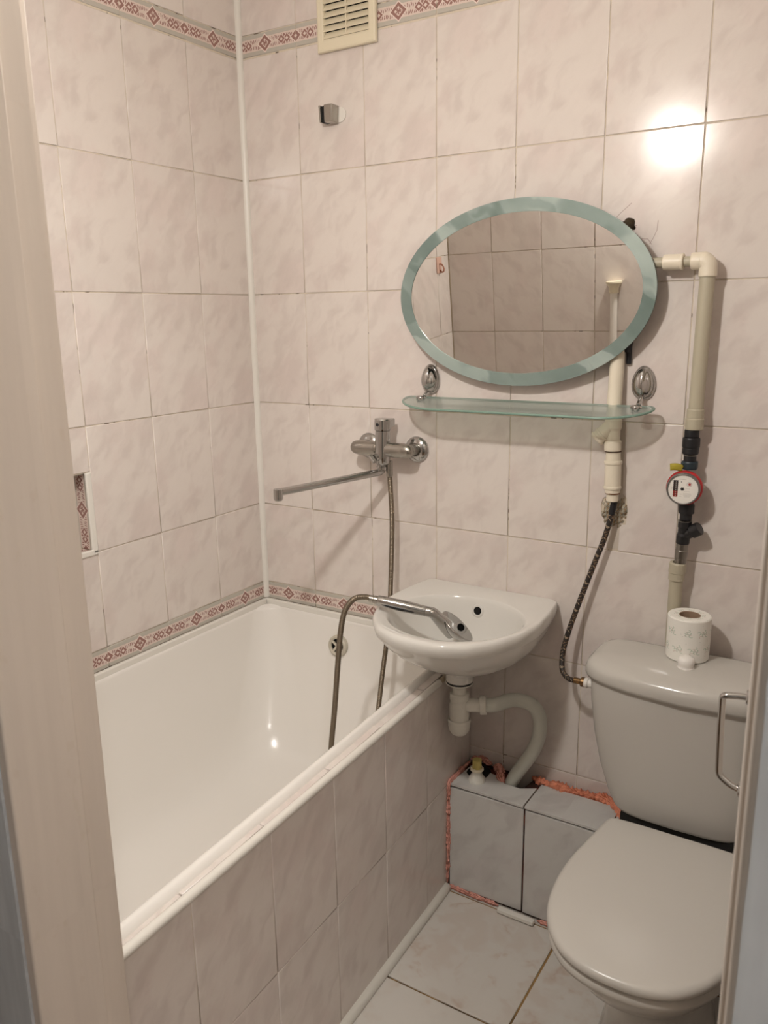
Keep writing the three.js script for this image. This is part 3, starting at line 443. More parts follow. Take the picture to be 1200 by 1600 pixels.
// ------------------------------------------------------------------ bath mixer
{
  const t = thing('bath_mixer', 'chrome wall mixer tap with a long swivel spout over the bathtub', 'tap');
  const c = V(0.461, 1.138, 0.062);
  for (const x of [0.3855, 0.5315]) {
    mesh('rosette', turn(V(x, 1.134, 0.0005), V(0, 0, 1), [[0.0335, 0], [0.034, 0.002], [0.033, 0.005], [0.028, 0.010], [0.020, 0.0135], [0.0155, 0.0145], [0.0145, 0.012]], 44, false), chrome, t);
    mesh('union', rod(V(x, 1.135, 0.008), V(x, 1.137, 0.058), 0.0145), chromeSoft, t);
  }
  const arm = s => { const r = []; const n = 28; for (const [d, k] of [[0.0, 0.85], [0.02, 0.95], [0.05, 1], [0.066, 0.99], [0.078, 0.9], [0.086, 0.72], [0.0905, 0.45], [0.092, 0.12]]) { const ring = []; for (let j = 0; j < n; j++) { const a = j / n * 6.2832; ring.push([c.x + s * d, c.y + 0.0195 * k * Math.sin(a), c.z + 0.0165 * k * Math.cos(a)]); } r.push(ring); } return loft(r, true, true, s < 0); };
  mesh('arm', arm(1), chromeSoft, t); mesh('arm', arm(-1), chromeSoft, t);
  mesh('body', turn(V(c.x + 0.003, 1.098, c.z), V(0.02, 1, 0), [[0, 0], [0.0145, 0], [0.019, 0.006], [0.0205, 0.025], [0.0195, 0.05], [0.019, 0.075], [0.0185, 0.088]], 40, false), chrome, t);
  mesh('handle', merge([turn(V(c.x + 0.0045, 1.187, c.z), V(0.02, 1, 0), [[0, 0], [0.0205, 0.0005], [0.021, 0.004], [0.021, 0.027], [0.0195, 0.0295], [0, 0.0305]], 40), new RoundedBoxGeometry(0.025, 0.022, 0.034, 3, 0.004).translate(c.x + 0.009, 1.204, c.z - 0.018)]), chrome, t);
  mesh('emblem', rod(V(c.x + 0.002, 1.203, c.z + 0.019), V(c.x + 0.002, 1.203, c.z + 0.0222), 0.0045), black, t);
  const kd = V(-0.35, -0.12, 1).normalize(), k0 = V(c.x - 0.002, 1.119, c.z + 0.012);
  const kg = turn(k0, kd, [[0.010, 0], [0.010, 0.012], [0, 0.012]], 24); const lever = new RoundedBoxGeometry(0.008, 0.026, 0.013, 3, 0.003); lever.rotateZ(0.9); lever.applyQuaternion(new THREE.Quaternion().setFromUnitVectors(V(0, 0, 1), kd)); lever.translate(k0.x + kd.x * 0.019, k0.y + kd.y * 0.019, k0.z + kd.z * 0.019);
  mesh('diverter_knob', merge([kg, lever]), chrome, t);
  mesh('spout_nut', turn(V(c.x, 1.083, c.z), V(0, 1, 0), [[0, 0], [0.0125, 0], [0.0142, 0.002], [0.0142, 0.010], [0.0125, 0.012], [0.0125, 0.016], [0, 0.016]], 32), chrome, t);
  mesh('hose_outlet', rod(V(c.x + 0.016, 1.082, c.z - 0.012), V(c.x + 0.016, 1.108, c.z - 0.012), 0.0085), chromeSoft, t);
  const tip = V(0.345, 1.066, 0.345), b0 = V(c.x, 1.09, c.z), b1 = V(c.x, 1.079, c.z);
  const dd = tip.clone().sub(b1).normalize(), sp = [b0, b1, b1.clone().addScaledVector(dd, 0.012), b1.clone().addScaledVector(dd, 0.06), b1.clone().lerp(tip, 0.5), tip.clone().addScaledVector(dd, -0.02), tip];
  const spout = mesh('spout', sweep(sp, 60, 20, (s, a) => 0.0092, 0.1), chrome, t);
  mesh('spout_outlet', merge([rod(tip.clone().addScaledVector(dd, -0.004).add(V(0, 0.0085, 0)), tip.clone().addScaledVector(dd, -0.004).add(V(0, -0.017, 0)), 0.0112), rod(tip.clone().addScaledVector(dd, -0.004).add(V(0, -0.0165, 0)), tip.clone().addScaledVector(dd, -0.004).add(V(0, -0.02, 0)), 0.0095)]), chrome, t);
}
// ------------------------------------------------------------------ shower hose and hand shower
const HE = V(0.577, 0.817, 0.274), HN = V(0.692, 0.797, 0.236);
const hdir = HN.clone().sub(HE).normalize();
{
  const t = thing('shower_hose', 'ribbed metal shower hose looping from tap into bathtub and up to the hand shower', 'shower hose');
  const p = [V(0.477, 1.084, 0.050), V(0.479, 1.05, 0.051), V(0.484, 0.95, 0.052), V(0.482, 0.82, 0.056), V(0.490, 0.68, 0.085), V(0.50, 0.56, 0.135), V(0.505, 0.43, 0.18), V(0.495, 0.32, 0.22), V(0.465, 0.262, 0.265), V(0.437, 0.30, 0.295), V(0.445, 0.40, 0.298), V(0.462, 0.52, 0.30), V(0.478, 0.65, 0.302), V(0.490, 0.735, 0.303), V(0.503, 0.787, 0.301), V(0.526, 0.818, 0.295), V(0.552, 0.824, 0.285), HE.clone().addScaledVector(hdir, -0.014)];
  mesh('hose', sweep(p, 1500, 10, s => 0.0066 + 0.00075 * Math.sin(s / 0.0038 * Math.PI * 2)), steelHose, t);
  mesh('coupling', rod(V(0.477, 1.086, 0.050), V(0.4775, 1.066, 0.0505), 0.0088), chromeSoft, t);
  const a = HE.clone().addScaledVector(hdir, -0.02); mesh('coupling', merge([rod(a, a.clone().addScaledVector(hdir, 0.012), 0.0085), rod(a.clone().addScaledVector(hdir, 0.0115), a.clone().addScaledVector(hdir, 0.021), 0.0098)]), chromeSoft, t);
}
{
  const t = thing('hand_shower', 'chrome hand shower resting across the rim and bowl of the washbasin', 'shower head');
  const prof = L => [[0.0, 0], [0.0102, 0.0002], [0.0125, 0.002], [0.0128, 0.02], [0.0138, 0.055], [0.0135, 0.085], [0.0118, L]];
  mesh('handle', turn(HE, hdir, prof(HE.distanceTo(HN)), 32, false), chrome, t);
  mesh('grip_inlay', sweep([0.012, 0.04, 0.07, 0.1].map(s => HE.clone().addScaledVector(hdir, s).add(V(0.002, -0.0035, 0.0105))), 20, 10, (s, a, tt) => 0.0042 * Math.sin(Math.PI * clamp(tt * 0.9 + 0.05)) + 0.0006), blackGloss, t);
  const C = V(0.7405, 0.7505, 0.177), n = V(0.616, 0.742, -0.265).normalize();
  mesh('neck', sweep([HN.clone().addScaledVector(hdir, -0.006), HN.clone().addScaledVector(hdir, 0.012), V(0.709, 0.783, 0.222), C.clone().addScaledVector(n, -0.02)], 30, 20, (s, a, tt) => lerp(0.0122, 0.019, sstep(0, 1, tt))), chrome, t);
  mesh('head', turn(C.clone().addScaledVector(n, -0.026), n, [[0, 0], [0.016, 0.001], [0.030, 0.007], [0.043, 0.016], [0.0480, 0.023], [0.0480, 0.0255], [0.0465, 0.0268]], 48, false), chrome, t);
  mesh('face_plate', turn(C.clone().addScaledVector(n, 0.0005), n, [[0, 0.0008], [0.0445, 0.0006], [0.0467, 0]], 48), new THREE.MeshStandardMaterial({ color: 0x9d9b99, metalness: 1, roughness: 0.04 }), t);
}
{ // wall cradle for the hand shower
  const t = thing('shower_holder', 'small empty chrome shower holder on the back wall below the air vent', 'shower holder', [0.297, 1.955, 0.0]);
  mesh('base_plate', turn(V(0.02, 0, 0.0006), V(0, 0, 1), [[0.0175, 0], [0.0175, 0.002], [0, 0.003]], 32), white, t);
  const U = new THREE.Shape(); U.moveTo(-0.020, 0.020); U.lineTo(0.018, 0.020); U.lineTo(0.0155, -0.020); U.lineTo(-0.0125, -0.020); U.closePath();
  const sec = (x0, x1, z0, z1) => { const f = (x, y) => x * (0.86 + 0.14 * (y + 0.02) / 0.04); const g = box(x0, -0.02, z0, x1, 0.02, z1, 0.0015), p = g.attributes.position; for (let i = 0; i < p.count; i++) p.setX(i, f(p.getX(i), p.getY(i))); g.computeVertexNormals(); return g; };
  const c = mesh('cradle', merge([sec(-0.019, 0.019, 0.004, 0.010), sec(-0.005, 0.019, 0.009, 0.036), sec(-0.0215, -0.0165, 0.006, 0.036)]), chromeSoft, t);
  mesh('cradle_lining', sec(-0.0165, -0.0045, 0.0095, 0.026), black, t);
}
// ------------------------------------------------------------------ air vent
{
  const t = thing('vent_grille', 'cream plastic air vent grille high on the back wall', 'vent', [(VENT[0] + VENT[2]) / 2, (VENT[1] + VENT[3]) / 2, 0]);
  const w = (VENT[2] - VENT[0]) / 2, h = (VENT[3] - VENT[1]) / 2, a = 0.064, b0 = -0.058, b1 = 0.064;
  const s = poly([[-w, -h], [w, -h], [w, h], [-w, h]]); s.holes.push(new THREE.Path([[-a, b0], [a, b0], [a, b1], [-a, b1]].map(p => new THREE.Vector2(...p))));
  mesh('frame', extrude(s, 0.0145, 0.005), cream, t);
  const n = 8, pitch = (b1 - b0) / n;
  for (let i = 0; i < n; i++) { const y = b0 + pitch * (i + 0.5); const g = new RoundedBoxGeometry(2 * a + 0.004, 0.0022, 0.0178, 2, 0.0008); g.rotateX(1.02); mesh('slat', g.translate(0, y, 0.0078), cream, t); }
  mesh('rib', box(-0.0018, b0, 0.002, 0.0018, b1, 0.0115), cream, t);
  for (const [x, y] of [[-0.052, 0.028], [0.052, 0.034]]) mesh('screw', rod(V(x, y, 0.012), V(x, y + 0.002, 0.0185), 0.0028), nickel, t);
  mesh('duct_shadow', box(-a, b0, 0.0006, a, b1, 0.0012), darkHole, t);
}
// ------------------------------------------------------------------ mirror
{
  const t = thing('oval_mirror', 'oval wall mirror with a pearly teal border hanging above the washbasin', 'mirror', [0.821, 1.511, 0.047]);
  t.rotation.set(0.067, 0, 0.034);
  const ell = (a, b) => { const s = new THREE.Shape(); s.absellipse(0, 0, a, b, 0, Math.PI * 2); return s; };
  const ring = ell(0.305, 0.2035); ring.holes.push(ell(0.2762, 0.1745));
  const pearl = tex(768, 512, (u, v) => { const x = (u - 0.5) * 0.62, y = (v - 0.5) * 0.42, ang = Math.atan2(y, x); const n = fbm(x * 10 + 3, y * 16 + x * 8, 5, 3), s = Math.pow(sstep(0.48, 0.62, fbm(x * 9 + y * 12 + 4 + fbm(x * 9, y * 9, 3) * 2, x * 4 - y * 5 + 7, 15, 3)), 2), d = sstep(0.55, 0.66, fbm(x * 9 - 5 + y * 11 + fbm(x * 8, y * 8, 6) * 2, y * 5 - x * 3, 25, 3)); let k = (n - 0.5) * 30 + s * 34 - d * 20; return [140 + k, 158 + k * 0.94, 153 + k * 0.94]; });
  const rg = extrude(ring, 0.0025, 0.0005, 96); rg.translate(0, 0, 0.0012); const uv = rg.attributes.uv, p = rg.attributes.position; for (let i = 0; i < uv.count; i++) uv.setXY(i, p.getX(i) / 0.62 + 0.5, p.getY(i) / 0.42 + 0.5);
  mesh('border', rg, std(0xffffff, 0.2, { map: pearl, metalness: 0.25, clearcoat: 0.6, clearcoatRoughness: 0.05 }), t);
  mesh('backing', extrude(ell(0.3048, 0.2033), 0.004, 0.0003, 96).translate(0, 0, -0.0032), std(0x3b4a48, 0.6), t);
  mesh('mirror_glass', extrude(ell(0.2768, 0.1751), 0.0015, 0.0004, 96).translate(0, 0, 0.0006), new THREE.MeshStandardMaterial({ color: 0xdcdad6, metalness: 1, roughness: 0.0 }), t);
  mesh('hanger', merge([rod(V(0.0, 0.17, -0.003), V(0.0, 0.165, -0.055), 0.004)]), nickel, t);
}
// ------------------------------------------------------------------ glass shelf
{
  const t = thing('glass_shelf', 'greenish frosted glass shelf on two chrome brackets under the oval mirror', 'shelf');
  const tilt = -0.205, g0 = V(0.829, 1.2745, 0.034);
  const s = new THREE.Shape(); const W = 0.304, D = 0.09; s.moveTo(-W + 0.012, 0); s.lineTo(W - 0.012, 0); s.quadraticCurveTo(W, 0, W, 0.014); s.bezierCurveTo(W, 0.05, W - 0.05, D, W - 0.115, D); s.lineTo(-W + 0.115, D); s.bezierCurveTo(-W + 0.05, D, -W, 0.05, -W, 0.014); s.quadraticCurveTo(-W, 0, -W + 0.012, 0);
  const g = extrude(s, 0.005, 0.0012, 20); g.rotateX(Math.PI / 2); g.rotateX(-tilt); g.translate(g0.x, g0.y, g0.z);
  mesh('pane', g, new THREE.MeshPhysicalMaterial({ color: 0xdfe5e1, roughness: 0.2, transmission: 0.8, thickness: 0, ior: 1.45 }), t);
  const rim = s.getSpacedPoints(160).map(p => V(p.x * 1.0, -0.003, p.y)); rim.pop();
  const eg = sweep(rim, 220, 10, () => 0.0028, 0.5, true); eg.rotateX(-tilt); eg.translate(g0.x, g0.y, g0.z); mesh('pane_edge', eg, new THREE.MeshPhysicalMaterial({ color: 0x9dbcae, roughness: 0.25, transmission: 0.4, thickness: 0, ior: 1.5 }), t);
  for (const [x, y] of [[0.5725, 1.312], [1.0975, 1.318]]) {
    const b = mesh('bracket', (() => { const r = [], n = 36; for (const [z, k] of [[0.0008, 1.0], [0.004, 1.02], [0.008, 0.95], [0.0085, 0.88]]) { const ring = []; for (let j = 0; j < n; j++) { const a = j / n * 6.2832, c = Math.cos(a), d = Math.sin(a); ring.push([x + 0.0255 * k * c * (1 - 0.10 * Math.max(d, 0)), y + (d < 0 ? 0.0345 : 0.0385) * k * Math.sign(d) * Math.pow(Math.abs(d), d < 0 ? 0.85 : 1), z]); } r.push(ring); } return loft(r, true, true); })(), chrome, t);
    mesh('bracket_dome', (() => { const r = [], n = 36; for (const [z, k] of [0.99, 0.95, 0.88, 0.78, 0.66, 0.52, 0.37, 0.2, 0.06].map(k => [0.006 + 0.0215 * Math.sqrt(1 - k * k), k])) { const ring = []; for (let j = 0; j < n; j++) { const a = j / n * 6.2832, c = Math.cos(a), d = Math.sin(a); ring.push([x + 0.0232 * k * c * (1 - 0.1 * Math.max(d, 0)), y + (d < 0 ? 0.0320 : 0.0365) * k * d, z - 0.0045 * sstep(0.1, 0.35, k * c)]); } r.push(ring); } return loft(r, false, true); })(), chrome, b);
    const zc = 0.053, yc = 1.2745 - (zc - 0.034) * Math.tan(-tilt);
    mesh('stem', merge([rod(V(x, y - 0.026, 0.012), V(x, yc + 0.004, 0.036), 0.0055), rod(V(x, yc - 0.010, zc), V(x, yc + 0.0045, zc), 0.0085), turn(V(x, yc + 0.0005, zc), V(0, 1, -0.2), [[0.0125, 0], [0.0125, 0.0025], [0.009, 0.0055], [0, 0.006]], 28, false), turn(V(x, yc - 0.0125, zc), V(0, 1, -0.2), [[0, 0], [0.0115, 0.001], [0.0115, 0.004], [0, 0.0045]], 28)]), chrome, b);
  }
}
// ------------------------------------------------------------------ old white pipe left of the meter
{
  const t = thing('white_pipe', 'white plastic water pipe with a slanted filter coming down behind the oval mirror', 'pipe', [1.048, 0, 0.026]);
  mesh('pipe', rod(V(-0.006, 1.235, 0), V(-0.007, 1.45, -0.017), 0.0158), ppWhite, t);
  mesh('pipe_plug', merge([rod(V(0.012, 1.385, -0.016), V(0.018, 1.43, -0.018), 0.0085), rod(V(0.016, 1.36, -0.02), V(0.016, 1.40, -0.018), 0.0055)]), black, t);
  mesh('tee', merge([turn(V(-0.004, 1.172, 0), V(-0.02, 1, 0), [[0, 0], [0.0178, 0], [0.0185, 0.002], [0.0185, 0.02], [0.0155, 0.024], [0.0155, 0.045], [0.0182, 0.05], [0.0182, 0.068], [0.0158, 0.071]], 32), rod(V(-0.004, 1.232, 0), V(-0.031, 1.204, 0.006), 0.0165)]), ppWhite, t);
  mesh('filter_cap', turn(V(-0.026, 1.209, 0.005), V(-1, -1.02, 0.2), [[0.0168, 0], [0.0178, 0.001], [0.0178, 0.005], [0.0166, 0.006], [0.0166, 0.012], [0.0178, 0.013], [0.0178, 0.017], [0.016, 0.019], [0, 0.019]], 32), ppWhite, t);
  mesh('joint_ring', turn(V(-0.003, 1.1695, 0), V(0, 1, 0), [[0.0155, 0], [0.0182, 0], [0.0182, 0.0016], [0.0155, 0.0016]], 32), std(0x5b4a3c, 0.8), t);
  mesh('coupling', turn(V(0.0, 1.077, 0), V(-0.02, 1, 0), [[0, 0], [0.0165, 0], [0.0165, 0.008], [0.0185, 0.009], [0.0192, 0.011], [0.0192, 0.0145], [0.018, 0.016], [0.018, 0.064], [0.0195, 0.066], [0.0198, 0.069], [0.0195, 0.072], [0.0165, 0.0735], [0.0158, 0.092]], 36), ppWhite, t);
  mesh('rust_crust', sweep([V(-0.0185, 1.112, -0.017), V(-0.0195, 1.095, -0.016), V(-0.019, 1.08, -0.014), V(-0.012, 1.071, -0.006)], 40, 8, (s, a) => 0.0022 * (1 + 0.8 * (noise(s * 300, a, 3) - 0.5))), std(0x7a4a22, 0.95), t);
  mesh('rust_ring', turn(V(0.0005, 1.0755, 0), V(0, 1, 0), [[0.0155, 0], [0.0166, 0], [0.0166, 0.0022], [0.0155, 0.0022]], 30), std(0x6b3c1e, 0.9), t);
  mesh('nipple', turn(V(0.001, 1.058, 0), V(0, 1, 0), [[0, 0], [0.0125, 0], [0.0135, 0.001], [0.0135, 0.0185]], 30), ppWhite, t);
}
// ------------------------------------------------------------------ braided supply hose
{
  const t = thing('supply_hose', 'dark braided hose curving from the white pipe to the toilet cistern', 'hose');
  const braid = std(0xffffff, 0.55, { map: canvasTex(64, 256, (g, w, h) => { g.fillStyle = '#2a2320'; g.fillRect(0, 0, w, h); const r = rng(9); for (let i = 0; i < 70; i++) { const x = r() * w, y = r() * h; g.strokeStyle = ['#8f7558', '#6f543d', '#a39078', '#54402f'][Math.floor(r() * 4)]; g.lineWidth = 4; g.beginPath(); g.moveTo(x, y); g.lineTo(x + (r() < 0.5 ? -9 : 9), y + 16); g.stroke(); } }) });
  braid.map.repeat.set(1, 14);
  const p = [V(1.0505, 1.043, 0.022), V(1.047, 1.02, 0.024), V(1.036, 0.97, 0.028), V(1.0205, 0.92, 0.032), V(1.002, 0.86, 0.036), V(0.983, 0.795, 0.042), V(0.968, 0.735, 0.052), V(0.962, 0.69, 0.066), V(0.968, 0.655, 0.083), V(0.986, 0.642, 0.095), V(1.006, 0.642, 0.1), V(1.02, 0.643, 0.1)];
  mesh('braid', sweep(p, 160, 14, s => 0.0062), braid, t);
  mesh('ferrule', rod(V(1.0525, 1.056, 0.022), V(1.048, 1.026, 0.024), 0.0072), black, t);
  mesh('ferrule', rod(V(1.002, 0.642, 0.099), V(1.022, 0.643, 0.1), 0.0072), brass, t);
  mesh('nut', turn(V(1.019, 0.643, 0.1), V(1, 0, 0), [[0, 0], [0.010, 0], [0.0115, 0.0015], [0.0115, 0.011], [0.010, 0.0125], [0, 0.0125]], 6), brass, t);
}
// ------------------------------------------------------------------ water pipe, meter
{
  const t = thing('water_pipe', 'beige plastic pipe turning down from the mirror edge to the water meter', 'pipe', [0, 0, 0.035]);
  mesh('stub', rod(V(1.09, 1.567, 0), V(1.20, 1.567, 0), 0.0103), ppBeige, t);
  mesh('coupling', turn(V(1.132, 1.567, 0), V(1, 0, 0), [[0.010, 0], [0.0145, 0], [0.0155, 0.002], [0.0155, 0.034], [0.0165, 0.0355], [0.0165, 0.0385], [0.0150, 0.040], [0.010, 0.040]], 32), ppWhite, t);
  mesh('elbow', merge([turn(V(1.187, 1.567, 0), V(1, 0, 0), [[0.011, 0], [0.016, 0], [0.017, 0.002], [0.017, 0.022]], 32), sweep([V(1.205, 1.567, 0), V(1.212, 1.5665, 0), V(1.219, 1.5595, 0), V(1.2195, 1.552, 0)], 20, 28, () => 0.0172, 0.5), turn(V(1.2195, 1.536, 0), V(0, 1, 0), [[0.0135, 0], [0.017, 0], [0.0178, 0.002], [0.0175, 0.018]], 32)]), ppWhite, t);
  mesh('pipe', rod(V(1.2155, 1.255, 0), V(1.2195, 1.545, 0), 0.0150), ppBeige, t);
  mesh('coupling', turn(V(1.2148, 1.230, 0), V(0.012, 1, 0), [[0, 0], [0.0175, 0], [0.0185, 0.002], [0.0185, 0.022], [0.0175, 0.0235], [0.0175, 0.041], [0.0165, 0.043], [0.0148, 0.043]], 36), ppBeige, t);
}
{
  const t = thing('water_meter', 'round white water meter with a red ring and black fittings on the beige pipe', 'water meter', [1.211, 0, 0.035]);
  const hex = (y, r, h, n = 8) => turn(V(0, y, 0), V(0, 1, 0), [[0, 0], [r * 0.94, 0], [r, h * 0.15], [r, h * 0.85], [r * 0.94, h], [0, h]], n);
  mesh('upper_union', merge([hex(1.213, 0.0148, 0.017, 24), hex(1.191, 0.0182, 0.022, 8), hex(1.178, 0.0165, 0.014, 24), hex(1.160, 0.0128, 0.018, 20)]), black, t);
  mesh('upper_nut', hex(1.146, 0.0178, 0.017, 6), std(0x25333b, 0.45), t);
  mesh('clip_ring', turn(V(0, 1.1745, 0), V(0, 1, 0), [[0.012, 0], [0.0136, 0], [0.0136, 0.002], [0.012, 0.002]], 24), nickel, t);
  mesh('seal_tag', sweep([V(-0.012, 1.148, 0.012), V(-0.022, 1.152, 0.02), V(-0.034, 1.151, 0.024)], 12, 8, (s, a) => 0.0075 * (0.22 + 0.78 * Math.abs(Math.cos(a)))), std(0xb5a63a, 0.5), t);
  const mc = V(-0.006, 1.107, -0.012), fd = V(0.06, 0.02, 1).normalize();
  mesh('housing', turn(mc, fd, [[0, 0], [0.026, 0], [0.030, 0.006], [0.031, 0.02], [0.031, 0.028]], 44), black, t);
  mesh('red_ring', turn(mc.clone().addScaledVector(fd, 0.018), fd, [[0.031, 0], [0.0365, 0.001], [0.0372, 0.004], [0.0365, 0.011], [0.0325, 0.014], [0.031, 0.014]], 48, false), std(0xb5272a, 0.35), t);
  mesh('dial_rim', turn(mc.clone().addScaledVector(fd, 0.03), fd, [[0.0335, 0], [0.034, 0.006], [0.0335, 0.0135], [0.0318, 0.0155], [0.0305, 0.0145], [0.0303, 0.012]], 48, false), std(0x6e6a66, 0.3), t);
  const dial = canvasTex(256, 256, (g, w, h) => {
    g.fillStyle = '#ece8e0'; g.fillRect(0, 0, w, h); g.fillStyle = '#1d1716'; g.fillRect(46, 54, 38, 146); g.fillStyle = '#8f2a26'; g.fillRect(46, 146, 38, 54); g.fillStyle = '#3c1715'; for (let i = 0; i < 8; i++) g.fillRect(44, 54 + i * 18, 42, 4);
    g.fillStyle = '#e8e2da'; for (let i = 0; i < 8; i++) { g.fillRect(64, 66 + i * 17, 7, 2.4); g.fillRect(64, 70 + i * 17, 2, 4); g.fillRect(69, 70 + i * 17, 2, 4); }
    const star = (x, y, r, c, n) => { g.fillStyle = c; g.beginPath(); for (let i = 0; i < n * 2; i++) { const a = i / n * Math.PI, q = i % 2 ? r * 0.6 : r; g.lineTo(x + q * Math.cos(a), y + q * Math.sin(a)); } g.closePath(); g.fill(); };
    star(122, 128, 19, '#201d1d', 6); star(180, 84, 16, '#a3302c', 6); g.strokeStyle = '#555'; g.lineWidth = 1.5; g.beginPath(); g.arc(178, 84, 20, 0, 6.3); g.stroke(); star(112, 66, 6, '#333', 5);
    g.strokeStyle = '#77716b'; g.lineWidth = 2.2; for (const [x, y, l] of [[104, 174, 18], [130, 166, 62], [130, 176, 70], [134, 186, 58], [140, 196, 44], [140, 148, 44], [150, 122, 36], [30, 118, 14], [30, 126, 14], [30, 134, 14], [92, 44, 60], [96, 194, 24]]) { g.beginPath(); for (let q = 0; q < l; q += 6) { g.moveTo(x + q, y); g.lineTo(x + q + 3.6, y); } g.stroke(); }
  });
  const dg = new THREE.CircleGeometry(0.0308, 48); dg.applyQuaternion(new THREE.Quaternion().setFromUnitVectors(V(0, 0, 1), fd)); const dp = mc.clone().addScaledVector(fd, 0.0415); dg.translate(dp.x, dp.y, dp.z);
  mesh('dial', dg, std(0xffffff, 0.4, { map: dial, clearcoat: 0.6 }), t);
  mesh('lower_union', merge([hex(1.050, 0.0165, 0.022, 8), hex(1.036, 0.0125, 0.016, 20), rod(V(-0.004, 1.066, 0), V(-0.003, 1.08, -0.002), 0.0125)]), black, t);
  mesh('clip_ring', turn(V(-0.001, 1.0325, 0), V(0, 1, 0), [[0.011, 0], [0.0145, 0], [0.0145, 0.002], [0.011, 0.002]], 24), nickel, t);
  mesh('strainer', merge([turn(V(-0.003, 0.983, 0), V(0.05, 1, 0), [[0, 0], [0.0135, 0], [0.0142, 0.002], [0.0142, 0.018], [0.0125, 0.024], [0.0128, 0.034], [0.0142, 0.036], [0.0142, 0.05], [0, 0.051]], 24), rod(V(-0.002, 1.0, 0), V(0.024, 1.017, 0.004), 0.0115), turn(V(0.014, 1.0105, 0.002), V(0.85, 0.56, 0.13), [[0.0125, 0], [0.015, 0.002], [0.015, 0.019], [0.0135, 0.021], [0, 0.021]], 12)]), blackGloss, t);
  mesh('nipple', turn(V(-0.005, 0.938, 0), V(0.04, 1, 0), [[0.0115, 0], [0.0125, 0.001], [0.0125, 0.012], [0.0132, 0.013], [0.0132, 0.03], [0.0125, 0.031], [0.0125, 0.046]], 28), nickel, t);
}
{
  const t = thing('lower_water_pipe', 'beige plastic pipe rising behind the toilet paper roll to the water meter', 'pipe', [1.201, 0, 0.034]);
  mesh('coupling', turn(V(-0.001, 0.899, 0), V(0.04, 1, 0), [[0.0148, 0], [0.0168, 0.001], [0.0168, 0.016], [0.0180, 0.018], [0.0180, 0.038], [0.0165, 0.0405], [0.011, 0.0405]], 32), ppBeige, t);
  mesh('pipe', rod(V(-0.001, 0.31, -0.008), V(-0.001, 0.912, 0), 0.0145), ppBeige, t);
}
